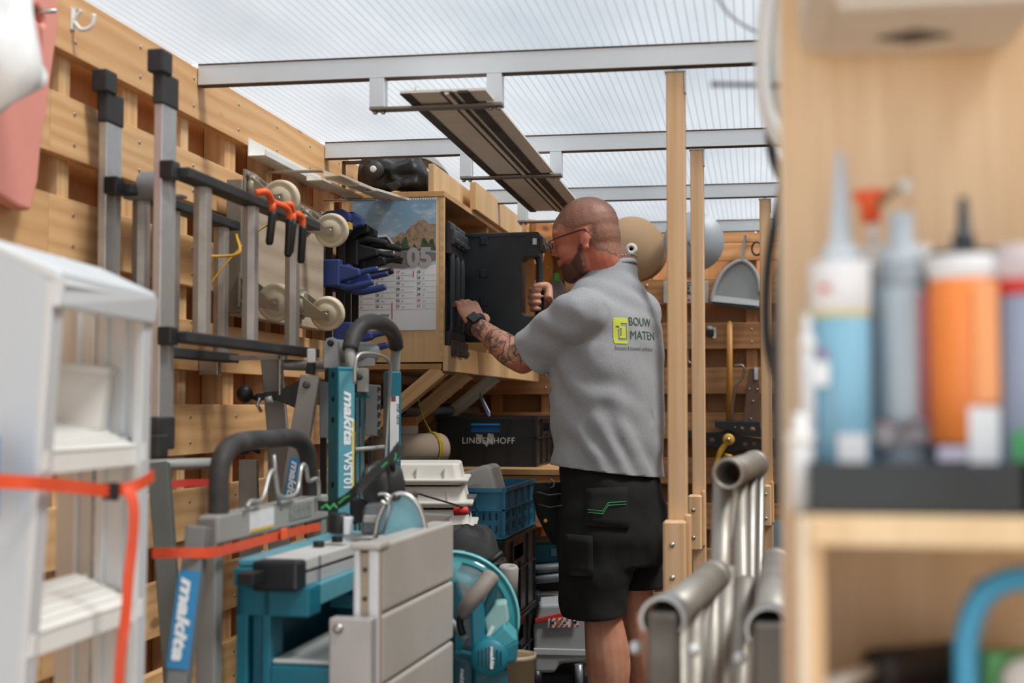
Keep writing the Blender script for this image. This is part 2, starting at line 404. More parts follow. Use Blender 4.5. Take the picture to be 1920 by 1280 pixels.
# --- key joints
pelvis = V((.0, .0, .93)); chest = V((.0, .0, 1.36))
neck0 = mp(1146, 508, .01); 
shL = mp(1086, 590, -.17); shR = mp(1196, 588, .15)
elL = mp(980, 676, -.02); wrL = mp(893, 610, .13); haL = mp(880, 580, .205)
elR = mp(1110, 640, .46); wrR = mp(1040, 585, .60); haR = mp(1012, 562, .655)
SKIN_C = 'C58A6E'
def skin():
    m, nt, b = _mat('skin')
    v = _objvec(nt, (1, 1, 1), False); n = _noise(nt, v, 14, 4); n2 = _noise(nt, v, 90, 2); n3 = _noise(nt, v, 300, 5, .7)
    at = nt.nodes.new('ShaderNodeVertexColor'); at.layer_name = 'zones'
    sp = nt.nodes.new('ShaderNodeSeparateColor'); nt.links.new(at.outputs['Color'], sp.inputs[0])
    base = _mix(nt, _ramp(nt, n, .4, .7), hexc('C89379'), hexc('B87A62'))
    base = _mix(nt, sp.outputs[0], base, hexc('B5624B'))            # sunburnt neck and face
    hz_ = _mix(nt, _ramp(nt, n3, .38, .64), hexc('A2735F'), hexc('6B483B'))
    base = _mix(nt, sp.outputs[2], base, hz_)
    bd_ = _mix(nt, _ramp(nt, n3, .35, .65), hexc('5A3426'), hexc('2B1A15'))
    base = _mix(nt, at.outputs['Alpha'], base, bd_)
    # tattoo ink on the left arm
    vo = nt.nodes.new('ShaderNodeTexNoise'); vo.inputs['Scale'].default_value = 17; vo.inputs['Detail'].default_value = 4; vo.inputs['Distortion'].default_value = 2.6
    nt.links.new(v, vo.inputs['Vector'])
    wv = nt.nodes.new('ShaderNodeTexWave'); wv.inputs['Scale'].default_value = 9; wv.inputs['Distortion'].default_value = 14; wv.inputs['Detail'].default_value = 3; wv.inputs['Detail Scale'].default_value = 1.6
    nt.links.new(v, wv.inputs['Vector'])
    a = _ramp(nt, vo.outputs['Fac'], .47, .60); l = _ramp(nt, wv.outputs['Fac'], .72, .95)
    mx = nt.nodes.new('ShaderNodeMath'); mx.operation = 'MAXIMUM'; nt.links.new(a, mx.inputs[0]); nt.links.new(l, mx.inputs[1])
    ml = nt.nodes.new('ShaderNodeMath'); ml.operation = 'MULTIPLY'; nt.links.new(mx.outputs[0], ml.inputs[0]); nt.links.new(sp.outputs[1], ml.inputs[1])
    m2 = nt.nodes.new('ShaderNodeMath'); m2.operation = 'MULTIPLY'; m2.inputs[1].default_value = .82; nt.links.new(ml.outputs[0], m2.inputs[0])
    base = _mix(nt, m2.outputs[0], base, hexc('3B3A3D'))
    nt.links.new(base, b.inputs['Base Color']); b.inputs['Roughness'].default_value = .52
    b.inputs['Subsurface Weight'].default_value = .08; b.inputs['Subsurface Radius'].default_value = (.02, .008, .005)
    _bump(nt, n2, b, .0006, .4); return m
SKIN = skin()
# --- head: its own axes (face forward ff, to his left fl, up fu, tipped forward a little)
HC0 = mp(1102, 452, -.01)
ff = V((-.94, .29, -.22)).normalized(); fl = Z.cross(ff).normalized(); fu = ff.cross(fl)
def hp(f, l, u): return HC0+ff*f+fl*l+fu*u
def hbox(b, c, r, n=18, m=12): b.ball(hp(*c), r, Matrix((ff, fl, fu)).transposed(), n, 0, m)
b = B()
hbox(b, (-.008, 0, .045), (.101, .078, .092)); hbox(b, (.045, 0, .03), (.062, .066, .078)); hbox(b, (-.04, 0, .01), (.066, .069, .08))
hbox(b, (.045, 0, -.035), (.052, .056, .07)); hbox(b, (.05, 0, -.075), (.046, .05, .043)); hbox(b, (.074, 0, -.088), (.024, .028, .026))
for s in (-1, 1):
    hbox(b, (.066, s*.034, -.018), (.03, .026, .028)); hbox(b, (.015, s*.046, -.062), (.035, .014, .04)); hbox(b, (.082, s*.03, .042), (.018, .028, .012))
    # ear: flat shell with rim
    e = []
    for i in range(13):
        a = -2.2+i*.36; e.append(hp(-.012+.018*math.cos(a)*(1 if math.sin(a) > 0 else .7), s*(.079+.006*math.cos(a+2.4)), -.004+.031*math.sin(a)))
    b.tube(e, .0048, 8); hbox(b, (-.008, s*.074, -.004), (.015, .008, .027))
    hbox(b, (.004, s*.078, -.008), (.006, .006, .009)); hbox(b, (-.006, s*.079, -.032), (.008, .006, .009))
b.loft([ell(hp(.094, 0, .028), fl, fu, .008, .006, 12), ell(hp(.104, 0, .01), fl, fu, .010, .010, 12), ell(hp(.114, 0, -.006), fl, fu, .014, .012, 12), ell(hp(.113, 0, -.014), fl, fu, .016, .008, 12), ell(hp(.096, 0, -.022), fl, fu, .014, .006, 12)])
hbox(b, (.118, 0, -.009), (.010, .010, .009)); hbox(b, (.098, 0, -.045), (.012, .024, .008)); hbox(b, (.095, 0, -.056), (.012, .021, .008))
# neck
limb(b, [hp(-.035, 0, -.02), hp(-.035, 0, -.075), neck0+V((.0, .0, .02)), neck0+V((.01, 0, -.08))], [.062, .062, .064, .060], 18)
limb(b, [hp(-.048, 0, .0), hp(-.050, 0, -.07), neck0+V((.012, -.0, -.03))], [.045, .048, .048], 14)
# trunk under the shirt, hips and thighs
b.loft([ell(pelvis+V((0, 0, z)), FD, LD, a, c, 20) for z, a, c in ((-.1, .11, .15), (.05, .11, .15), (.2, .10, .14), (.36, .10, .14), (.5, .09, .14), (.57, .06, .10))])
for s in (shL, shR): limb(b, [s+V((0, 0, -.01)), (s+neck0)/2+V((0, 0, -.045))], [.058, .06], 14)
# arms
def arm(b, sh, el, wr, k=1):
    limb(b, [sh, sh.lerp(el, .4), el.lerp(sh, .12), el], [.054*k, .054*k, .044*k, .041*k])
    limb(b, [el, el.lerp(wr, .28), el.lerp(wr, .65), wr], [.041*k, .047*k, .036*k, .028*k])
arm(b, shL, elL, wrL, 1.03); arm(b, shR, elR, wrR)
# legs
def leg(b, hip, kn, an, yaw):
    limb(b, [hip, hip.lerp(kn, .5), kn], [.085, .078, .056]); q = V((math.cos(yaw), math.sin(yaw), 0))
    limb(b, [kn, kn.lerp(an, .3)-q*.012, kn.lerp(an, .62)-q*.004, an], [.057, .068, .050, .036])
    limb(b, [an-q*.02+V((0, 0, -.05)), an+q*.06+V((0, 0, -.06)), an+q*.15+V((0, 0, -.07))], [.036, .034, .026])
def gp(px, py, v): return mp(px, py, v)
hipL = V((-.03, -.09, .92)); knL = mp(1130, 1152, -.10); anL = mp(1142, 1450, -.05)
hipR = V((.06, .1, .92)); knR = mp(1192, 1140, .12); anR = mp(1222, 1435, .12)
anL.z = anR.z = .09
leg(b, hipL, knL, anL, 2.65); leg(b, hipR, knR, anR, 2.5)
# hands: palm plus four fingers and a thumb
def hand_grip(b, wr, c, ax, out, side):
    """fist closed round a bar at c that runs along ax; out points from the wrist to the bar, side is where the fingertips show"""
    ax = ax.normalized(); out = out.normalized()
    rt, aw = X.copy(), Y.copy()
    for i in range(4):
        o = c+ax*(.034-.0228*i); r = (.0108, .0112, .0108, .0096)[i]; L = (.94, 1.05, 1.0, .86)[i]
        P = [o+rt*.034+aw*.012, o+rt*.012+aw*.026, o-rt*.016*L+aw*.022, o-rt*.032*L-aw*.002, o-rt*.020*L-aw*.024, o+rt*.000-aw*.024]
        Q = bez(P, 3); b.tube(Q, [r*(1.05-.018*k) for k in range(len(Q))], 10); b.ball(Q[-1], r*.8, n=8, m=6); b.ball(P[3], r*1.08, n=10, m=6)
    b.loft([ell(wr.lerp(c+rt*.03+aw*.012, t), ax, rt*.5-aw, .028+.016*t, .022-.003*t, 16) for t in (0, .4, .75, 1.0)])
    P = bez([wr.lerp(c, .4)+ax*.028, c+rt*.03-aw*.006+ax*.046, c+rt*.004-aw*.022+ax*.050, c-rt*.018-aw*.026+ax*.046], 4)
    b.tube(P, [.0165-.0005*k for k in range(len(P))], 10); b.ball(P[-1], .0102, n=8, m=6)
hand_grip(b, wrR, haR, Z, (haR-wrR), V((-.25, -.95, 0)).normalized())
def hand_reach(b, wr, ha):
    d = (ha-wr).normalized(); sd = d.cross(V((.35, -.94, 0))).normalized(); nrm = sd.cross(d)
    b.loft([ell(wr.lerp(ha, t), sd, nrm, a, c, 16) for t, a, c in ((-.1, .028, .024), (.35, .036, .021), (.8, .043, .018), (1.1, .043, .015))])
    for i in range(4):
        o = wr.lerp(ha, 1.08)+sd*(.032-.0215*i); L = (.072, .082, .077, .06)[i]; r = (.0098, .0102, .0098, .0088)[i]
        p = [o-d*.02, o+d*L*.42, o+d*L*.75-nrm*.012, o+d*L*.95-nrm*.032]
        b.tube(bez(p, 3), [r*1.08-.0003*k for k in range(10)], 10); b.ball(p[-1], r*.82, n=8, m=6)
    p = [wr.lerp(ha, .25)+sd*.025, wr.lerp(ha, .6)+sd*.05-nrm*.01, wr.lerp(ha, .98)+sd*.058-nrm*.022, wr.lerp(ha, 1.25)+sd*.052-nrm*.034]
    b.tube(bez(p, 3), [.016-.0005*k for k in range(10)], 10); b.ball(p[-1], .0105, n=8, m=6)
hand_reach(b, wrL, haL)
me = remesh(b, .0042, 5, .5); fsmooth(me)
ca = me.color_attributes.new('zones', 'FLOAT_COLOR', 'POINT')
buf = []
for v in me.vertices:
    p = v.co; q = p-HC0; f, l, u = q.dot(ff), q.dot(fl), q.dot(fu)
    burn = 0.
    if q.length < .3: burn = max(0, min(1, 1-(u-.03)/.05))*(.85 if u > -.06 else 1.0)*max(0, min(1, (f+.10)/.05+(.4 if u < -.04 else 0)))
    d, t = 9, 0
    for a, c in ((shL, elL), (elL, wrL)):
        s = max(0, min(1, (p-a).dot(c-a)/(c-a).length_squared)); dd = (p-a.lerp(c, s)).length
        if dd < d: d = dd
    ink = 1.0 if d < .075 and (p-wrL).length > .03 and (p-haL).length > .09 else 0.
    if (p-elL).length < .052 and p.z < elL.z-.01: burn, ink = .9, .25
    hr = bd = 0.
    if q.length < .24:
        j = .007*noise.noise(p*60)
        line = .060 if f > .06 else (.060-(.06-f)*.9 if f > .015 else (.020-(.015-f)*1.3 if f > -.03 else -.04-(-.03-f)*.7))
        hr = max(0, min(1, (u+j-line)/.020+.5))*max(0, min(1, (u+.115)/.03))
        if abs(l) > .068 and -.036 < f < .02 and u < .034: hr = 0
        bu = -.052+max(0, .045-f)*1.3
        bd = max(0, min(1, (bu-u+j)/.014+.5))*max(0, min(1, (f-.002+j)/.016))*max(0, min(1, (u+.150)/.02))
        if f > .10 and -.044 < u < -.028 and abs(l) < .034: bd = .8
        if abs(u+.053) < .007 and f > .1 and abs(l) < .02: bd = 0
    buf += [burn, ink, hr*.9, bd*.95]
ca.data.foreach_set('color', buf)
me.materials.append(SKIN); link('body', me, MF, man)
def shade_noise(me, fn):
    for v in me.vertices: v.co += fn(v.co, v.normal)
    bm = bmesh.new(); bm.from_mesh(me)
    for _ in range(5): bmesh.ops.smooth_vert(bm, verts=bm.verts, factor=.5, use_axis_x=True, use_axis_y=True, use_axis_z=True)
    bm.to_mesh(me); bm.free(); me.update()
# hair: close-cropped cap; beard; glasses; ear line
BODY = me
def loc(p): q = p-HC0; return q.dot(ff), q.dot(fl), q.dot(fu)
def zone(k, lo):
    att = BODY.color_attributes['zones'].data; vals = [a.color[k] for a in att]
    return lambda f: all(vals[v.index] > lo for v in f.verts)
def shell(src, test, off, name):
    bm = bmesh.new(); bm.from_mesh(src); bm.verts.index_update()
    bmesh.ops.delete(bm, geom=[f for f in bm.faces if not test(f)], context='FACES')
    for v in bm.verts: v.co += v.normal*(off if not v.is_boundary else -.0008)
    m = bpy.data.meshes.new(name); bm.to_mesh(m); bm.free(); fsmooth(m)
    m.materials.clear(); m.materials.append(SKIN); return link(name, m, MF, man)
shell(BODY, zone(2, .45), .0012, 'hair'); shell(BODY, zone(3, .5), .004, 'beard')
g = B(MF)
for s in (-1, 1):
    g.tube([hp(.114-.006*math.cos(a)*s, s*.036+.024*math.cos(a)*1.0, .006+.020*math.sin(a)) for a in [2*PI*i/20 for i in range(20)]], .0022, 6, closed=True)
    g.tube(bez([hp(.108, s*.060, .018), hp(.08, s*.077, .020), hp(.02, s*.0865, .023), hp(-.018, s*.088, .022), hp(-.034, s*.084, .004)], 5), .0021, 6)
g.tube([hp(.118, -.012, .014), hp(.122, 0, .016), hp(.118, .012, .014)], .0018, 6)
G = g.build('glasses', mt('2B2522', .35), man)
for s in (-1, 1):
    B(MF).lathe([(.023, 0), (.023, .0015)], hp(.113, s*.036, .006), ff, 20).build('lens', clear('C9CFD2', .05, .18), G)
    B(MF).ball(hp(.077, s*.034, .006), .0125).build('eye', mt('E6E0DA', .3), man)
g = B(MF)
nk = []
for i in range(46):
    a = 2*PI*i/46; p = neck0+V((0, 0, .022))+(FD*(math.cos(a)*.078)+LD*math.sin(a)*.074)+Z*(-.026*math.cos(a)); g.ball(p, .0030, n=6, m=4)
g.build('necklace', STEEL, man)
# ---- watch
wd = (wrL-elL).normalized(); wc = wrL-wd*.002; wn = V((.1, -1, .35)); wn = (wn-wd*wn.dot(wd)).normalized(); ws = wd.cross(wn)
g = B(MF)
g.tube([wc+(wn*math.cos(a)+ws*math.sin(a))*.034 for a in [2*PI*i/24 for i in range(24)]], .011, 8, closed=True, sq=(1, .25))
st = g.build('watch_strap', BLK, man)
g = B(MF); g.box(wc+wn*.037, (.042, .036, .011), Matrix((wd, ws, wn)).transposed()); g.build('watch_case', mt('0C0D10', .15), man, .004, 3)
# ---- t-shirt
def cloth(name, c1, c2, sc=240, bumpd=.0006):
    m, nt, b = _mat(name); v = _objvec(nt, (1, 1, 1), False); n = _noise(nt, _objvec(nt, (1, 1, 3), False), sc, 3, .7)
    nt.links.new(_mix(nt, _ramp(nt, n, .3, .7), hexc(c1), hexc(c2)), b.inputs['Base Color']); b.inputs['Roughness'].default_value = .9
    b.inputs['Sheen Weight'].default_value = .15
    _bump(nt, _noise(nt, v, 45, 3), b, .003, .35); return m
JERSEY = cloth('grey_marl_jersey', 'A6A8AC', '8B8D93'); CANVAS = cloth('black_canvas', '0D0D0F', '070708', 300); CANVAS.node_tree.nodes['Principled BSDF'].inputs['Sheen Weight'].default_value = 0
sb_ = B(MF)
# (z, forward half-depth, half-width, offset forward, offset along left)
def ring(z, a, c, of=0., ol=0., e=2.3): return ell(V((0, 0, z))+FD*of+LD*ol, FD, LD, a, c, 32, e)
tz = [(.93, .158, .188, -.012, 0), (1.02, .158, .190, -.012, 0), (1.12, .158, .196, -.010, 0), (1.25, .158, .204, -.006, 0), (1.38, .158, .212, .000, 0), (1.47, .148, .204, .005, 0), (1.53, .125, .172, .008, 0), (1.575, .105, .130, .006, 0), (1.61, .085, .093, .004, 0), (1.66, .074, .080, .002, 0)]
cx = mp(1139, 900, 0).x; top = neck0
def off(z):
    t = max(0, min(1, (z-.95)/.70)); q = V((0, 0, 0)).lerp(V((neck0.x, neck0.y, 0)), t**1.4); return q+V((.0, 0, 0))
sb_.loft([[p+off(z) for p in ring(z, a, c, of, ol)] for z, a, c, of, ol in tz])
def sleeve(b, sh, el, t1, r0, r1, base=None):
    P = [sh+(neck0-sh)*.40+V((0, 0, -.075)), sh, sh.lerp(el, t1*.55), sh.lerp(el, t1)]
    limbp = bez(P, 6); R = [q.x for q in bez([(r, 0, 0) for r in (.085, r0, (r0+r1)/2, r1)], 6)]
    b.tube(limbp, R, 20)
sleeve(sb_, shL, elL, .92, .076, .078); sleeve(sb_, shR, elR, .8, .072, .072)
sb_.ball(shL, .076); sb_.ball(shR, .074)
me = remesh(sb_, .0075, 14, .5)
fold_d = [(V((1080, 0, 0)), 0)]
def wr_fn(p, n):
    # drape: diagonal pulls from the arm to the lower back, loose waves near the hem
    d = 0.
    q = p-shL
    w1 = math.exp(-((p-(shL+V((.03, 0, -.1)))).length/.20)**2)
    d += w1*.0085*math.sin(62*(q.x*.55+q.z*.95)+4*noise.noise(p*5))
    w2 = math.exp(-((p.z-1.08)/.11)**2)
    d += w2*.008*math.sin(30*(p.x*.3+p.z*1.0+.28*math.sin(p.x*9))+5*noise.noise(p*4.5))
    d += .009*noise.noise(V((p.x*8, p.y*8, p.z*3.0))+V((3, 1, 7)))+.003*noise.noise(p*22)
    w3 = math.exp(-((p-(neck0+V((.05, -.04, -.09)))).length/.12)**2)
    d += w3*.004*math.sin(110*(p.z+.3*p.x))
    kp = 1-.8*math.exp(-((p-mp(1214, 625, -.2)).length/.13)**2)
    return n*(d*kp+.002)
shade_noise(me, wr_fn); fsmooth(me)
# open the shirt at hem, neck and cuffs
bm = bmesh.new(); bm.from_mesh(me)
def cut(co, no, rad):
    """trim everything within rad of co on the side no points to, with a clean edge"""
    fs = [f for f in bm.faces if (f.calc_center_median()-co).length < rad]
    g = list({v for f in fs for v in f.verts})+list({e for f in fs for e in f.edges})+fs
    bmesh.ops.bisect_plane(bm, geom=g, plane_co=co, plane_no=no)
    bmesh.ops.delete(bm, geom=[f for f in bm.faces if (f.calc_center_median()-co).length < rad+.01 and (f.calc_center_median()-co).dot(no) > 0], context='FACES')
dead = []
elLd = (elL-shL).normalized(); cfL = shL.lerp(elL, .80); elRd = (elR-shR).normalized(); cfR = shR.lerp(elR, .67)
cut(V((0, 0, 1.008)), V((-.12, 0, -1)).normalized(), .6); cut(cfL, elLd, .13); cut(cfR, elRd, .12)
cut(neck0+V((0, 0, .008)), (Z+FD*.30).normalized(), .13)
bmesh.ops.delete(bm, geom=dead, context='FACES'); 
for _ in range(3):
    ed = [v for v in bm.verts if v.is_boundary]
    nw = {v: sum((e.other_vert(v).co for e in v.link_edges if e.is_boundary), V())/max(1, sum(e.is_boundary for e in v.link_edges)) for v in ed}
    for v, c in nw.items(): v.co = v.co.lerp(c, .5)
bm.to_mesh(me); bm.free(); fsmooth(me); me.materials.append(JERSEY)
shirt = link('t_shirt', me, MF, man)
md = shirt.modifiers.new('thick', 'SOLIDIFY'); md.thickness = .004; md.offset = -1
SHM = me
# neckband
nb = [neck0+V((0, 0, .008))+(FD*(math.cos(a)*.080+.004)+LD*math.sin(a)*.085)+Z*(-.002-.024*math.cos(a)) for a in [2*PI*i/40 for i in range(40)]]
B(MF).tube(nb, .008, 8, closed=True, sq=(1.1, .5)).build('neckband', JERSEY, man)
# print on the back: laid on the cloth by dropping each point along the line he faces
bv = BVHTree.FromPolygons([v.co[:] for v in SHM.vertices], [p.vertices[:] for p in SHM.polygons])
def onback(me, o, right, up, off, dirn):
    M = Matrix.Identity(4)
    bm = bmesh.new(); bm.from_mesh(me); bmesh.ops.triangulate(bm, faces=bm.faces)
    for _ in range(4):
        lg = [e for e in bm.edges if e.calc_length() > .0045]
        if not lg: break
        bmesh.ops.subdivide_edges(bm, edges=lg, cuts=1); bmesh.ops.triangulate(bm, faces=bm.faces)
    for v in bm.verts:
        h = o+right*v.co.x+up*v.co.y; hit = bv.ray_cast(h-dirn*.5, dirn)
        p = hit[0] if hit[0] is not None else h
        v.co = p-dirn*off
    bm.to_mesh(me); bm.free(); me.update()
def fontmesh(s, size, bold=.0, width=None, space=1.):
    cu = bpy.data.curves.new('t', 'FONT'); cu.body = s; cu.size = size; cu.offset = bold; cu.resolution_u = 3; cu.space_character = space
    ob = bpy.data.objects.new('t', cu); COL.objects.link(ob); dg = bpy.context.evaluated_depsgraph_get()
    me = bpy.data.meshes.new_from_object(ob.evaluated_get(dg)); bpy.data.objects.remove(ob); me.materials.clear()
    if width:
        xs = [v.co.x for v in me.vertices]; k = width/(max(xs)-min(xs))
        for v in me.vertices: v.co.x *= k
    return me
bdir = V((-.35, 1, 0)).normalized()                          # towards the cloth
brt = V((1, .35, 0)).normalized()
INK = mt('3C5A50', .8, 0, .1); LIME = mt('C9D64A', .8, 0, .1)
def bk(px, py): return mp(px, py, -.25)
for s, px, py, size, wd_ in (('BOUW', 1202, 606, .036, .098), ('MATEN', 1204, 632, .036, .110), ('Renovatie & bouwwerk, perfectie op', 1168, 654, .017, .150)):
    m_ = fontmesh(s, size, 0, wd_); m_.materials.append(INK)
    onback(m_, bk(px, py), brt*1.0, (Z+V((.0, 0, 0))).normalized(), .0020, bdir)
    link('back_print', m_, MF, man)
def gridmesh(shape, nx=14, ny=14):
    """points of a filled shape on a fine grid"""
    vs, fs = [], []; ok = {}
    for j in range(ny+1):
        for i in range(nx+1): vs.append((i/nx, j/ny, 0))
    for j in range(ny):
        for i in range(nx):
            if shape((i+.5)/nx, (j+.5)/ny): fs.append((j*(nx+1)+i, j*(nx+1)+i+1, (j+1)*(nx+1)+i+1, (j+1)*(nx+1)+i))
    m = bpy.data.meshes.new('g'); m.from_pydata(vs, [], fs); return m
def badge(u, v):
    if min(u, 1-u) < .14 and min(v, 1-v) < .14 and (min(u, 1-u)-.14)**2+(min(v, 1-v)-.14)**2 > .14**2: return False
    ring_ = abs(max(abs(u-.62), abs(v-.45)*.9)-.26) < .045 and not (u < .5 and v > .55)
    return not (ring_ or (.18 < u < .40 and abs(v-.62) < .045) or (abs(u-.5) < .05 and .3 < v < .6))
m_ = gridmesh(badge, 30, 34)
for v in m_.vertices: v.co.x *= .050; v.co.y *= .078
m_.materials.append(LIME); onback(m_, bk(1166, 642), brt, Z, .0018, bdir); link('back_print', m_, MF, man)
# ---- work shorts
s_ = B(MF)
s_.loft([[p+V((.005, 0, 0)) for p in ring(z, a, c, of)] for z, a, c, of in ((1.04, .130, .166, -.006), (.985, .140, .176, -.014), (.88, .158, .192, -.022), (.80, .160, .20, -.026), (.72, .145, .20, -.02))])
def sleg(b, hip, kn, x0, r):
    b.loft([ell(hip.lerp(kn, t)+V((0, 0, 0)), FD, LD, a*r, c*r, 24, 2.4) for t, a, c in ((-.0, .105, .10), (.3, .112, .108), (.6, .108, .108), (.9, .102, .104), (1.07, .098, .102))])
sleg(s_, hipL+FD*-.012, knL+V((-.028, 0, .01)), 0, 1.0); sleg(s_, hipR+V((0, 0, 0)), knR+V((-.01, 0, .02)), 0, .96)
me = remesh(s_, .0075, 8, .5)
def wr2(p, n):
    d = .012*noise.noise(V((p.x*7, p.y*7, p.z*12)))+.005*noise.noise(p*24)
    d += .006*math.sin(45*p.z+8*noise.noise(p*4))*math.exp(-((p.z-.56)/.1)**2)
    return n*d
shade_noise(me, wr2)
bm = bmesh.new(); bm.from_mesh(me)
cut(V((knL.x-.03, knL.y, .572)), V((.1, 0, -1)), .17); cut(V((knR.x, knR.y, .635)), V((0, 0, -1)), .16)
bmesh.ops.delete(bm, geom=[f for f in bm.faces if f.calc_center_median().z < .572], context='FACES')
bm.to_mesh(me); bm.free(); fsmooth(me); me.materials.append(CANVAS)
sh_ = link('shorts', me, MF, man); md = sh_.modifiers.new('t', 'SOLIDIFY'); md.thickness = .006; md.offset = -1
SBV = BVHTree.FromPolygons([v.co[:] for v in me.vertices], [p.vertices[:] for p in me.polygons])
def onsh(px, py, out=.004, v=-.4):
    d = V((0, 1, 0)); q = mp(px, py, -.2); c = MF.inverted() @ CAMP; dr = (q-c).normalized(); h = SBV.ray_cast(c, dr)
    return (h[0]-dr*out) if h[0] is not None else mp(px, py, -.12)
def patch(name, poly, th, mat, n=5):
    """a cloth pocket: polygon in the picture of the thigh, laid on the shorts with real thickness"""
    a, b_, c, d = poly; vs = []; 
    for j in range(n+1):
        for i in range(n+1):
            u, v = i/n, j/n; px = (a[0]*(1-u)+b_[0]*u)*(1-v)+(d[0]*(1-u)+c[0]*u)*v; py = (a[1]*(1-u)+b_[1]*u)*(1-v)+(d[1]*(1-u)+c[1]*u)*v
            vs.append(onsh(px, py, th))
    fs = [(j*(n+1)+i, j*(n+1)+i+1, (j+1)*(n+1)+i+1, (j+1)*(n+1)+i) for j in range(n) for i in range(n)]
    me = bpy.data.meshes.new(name); me.from_pydata(vs, [], fs); fsmooth(me); me.materials.append(mat)
    o = link(name, me, MF, man); s = o.modifiers.new('t', 'SOLIDIFY'); s.thickness = th+.004; s.offset = 0; return o
patch('back_pocket', [(1100, 915), (1176, 912), (1180, 990), (1098, 985)], .006, CANVAS)
patch('thigh_pocket', [(1060, 1000), (1110, 1005), (1112, 1080), (1066, 1078)], .008, CANVAS)
# hanging tool pouch in front of the hip
hpz = mp(1030, 935, -.06)
g = B(MF); g.loft([ell(mp(x, y, -.05), V((.8, .6, 0)), V((-.6, .8, 0)), r, .030, 16, 3) for x, y, r in ((1032, 905, .052), (1030, 930, .056), (1036, 965, .052), (1046, 1000, .036), (1052, 1020, .02))])
pch = g.build('holster_pocket', CANVAS, man)
B(MF).tube([mp(1007, 922, -.09), mp(1030, 928, -.12), mp(1052, 925, -.12)], .0022, 6).tube([mp(1010, 945, -.09), mp(1030, 951, -.12), mp(1054, 947, -.12)], .0018, 6).build('pocket_seam', DGREY, pch)
B(MF).tube([mp(1030, 905, -.10), mp(1034, 897, -.11), mp(1040, 902, -.11), mp(1038, 912, -.11), mp(1032, 914, -.1)], .0016, 6).build('snap_ring', STEEL, pch)
B(MF).ball(mp(1023, 976, -.1), .006).build('metal_tip', YEL, pch)
# green stitched stripe
stp = [(1102, 955), (1130, 958), (1141, 942), (1174, 940)]
g = B(MF)
for k in (0, 1):
    P = [(x+k*0, y+k*5) for x, y in stp]; Q = []
    for (x0, y0), (x1, y1) in zip(P[:-1], P[1:]):
        for i in range(7): Q.append(onsh(x0+(x1-x0)*i/6, y0+(y1-y0)*i/6, .014))
    g.tube(Q, .0010, 6)
g.build('green_stitching', mt('3FA35C', .7), man)
for s, an, yw in (('L', anL, 2.65), ('R', anR, 2.5)):
    q = V((math.cos(yw), math.sin(yw), 0)); sd = V((-q.y, q.x, 0)); g = B(MF)
    g.loft([ell(an+q*x+Z*(z-.09), sd, Z if x > .05 else (Z*.8-q*.2), a, c, 18, 2.6) for x, z, a, c in ((-.075, .05, .030, .045), (-.05, .055, .042, .056), (0, .06, .046, .062), (.06, .052, .050, .050), (.12, .042, .050, .040), (.175, .036, .036, .028), (.19, .032, .015, .016))])
    g.tube([an+q*.0+Z*(.0), an+q*.0+Z*.03], .044, 18); g.build('work_shoe', mt('1D1D1F', .6), man)
    B(MF).tube([an+Z*.02, an+Z*.045], .043, 18).build('sock', mt('2A2B2E', .9), man)
# ------------------------------------------------------------------ on the left wall
# two aluminium ladders hung on their sides, each with a stabiliser bar across its foot
def ladder(x, y0, y1, zt, zb, rungs, rail, lab, bar_x, bt, bb, cap=True):
    t = thing('aluminium_ladder', lab, 'ladder', (x, (y0+y1)/2, zb), None)
    for z in (zt, zb): B().mm((x-.012, y0, z-.011), (x+.03, y1, z+.011)).build('rail', rail, t, .003)
    for y in rungs:
        fr = Matrix.Translation((x+.006, y, zb))
        b = B(fr); h = zt-zb-.02; b.prism([(.016, -.014, .01), (.016, .014, .01), (0, .019, .01), (-.014, .014, .01), (-.014, -.014, .01), (0, -.017, .01)], (0, 0, h)); b.build('rung', ALUM, t, .002)
    if bar_x is not None:
        o = B(); o.mm((bar_x-.009, y0-.04, bb), (bar_x+.009, y0+.03, bt)); o.build('stabiliser_bar', ALU, t, .002)
        for z, s in ((bt, 1), (bb, -1)):
            q = B(); q.mm((bar_x-.011, y0-.046, z-.045), (bar_x+.012, y0+.034, z+.02)).box((bar_x+.0, y0-.035, z+s*.038), (.034, .05, .046))
            q.build('rubber_foot', RUB, t, .004)
        for z in (zt, zb): B().mm((bar_x+.005, y0-.046, z-.018), (bar_x+.034, y0-.008, z+.018)).build('end_cap', BLKG, t, .003)
    return t
pa = hd(308, 325, 2.92); print('ladderA', pa)
zt, zb = hx(328, 325, -1.145).z, hx(328, 632, -1.145).z
ladA = ladder(-1.14, 2.66, 3.52, zt, zb, [2.785, 3.07, 3.365], RUB, 'worn aluminium ladder hung sideways, farther from the wall, orange hooks over its rail', -1.16, hx(308, 150, -1.145).z, hx(308, 800, -1.145).z)
ladB = ladder(-1.30, 2.74, 3.37, hx(150, 325, -1.29).z, hx(150, 325, -1.29).z-.33, [2.84, 2.94, 3.0, 3.30], RUB, 'aluminium ladder hung sideways against the rails behind the nearer hanging ladder', -1.315, hx(145, 158, -1.3).z, hx(145, 158, -1.3).z-.74)
# ladder hinge drum between the two rails
b = B(); b.lathe([(.026, 0), (.03, .004), (.03, .05), (.026, .054)], (-1.272, 2.79, zt-.004), X, 20); b.box((-1.24, 2.79, zt-.028), (.13, .03, .006)); b.build('hinge', GREY, ladB, .001)
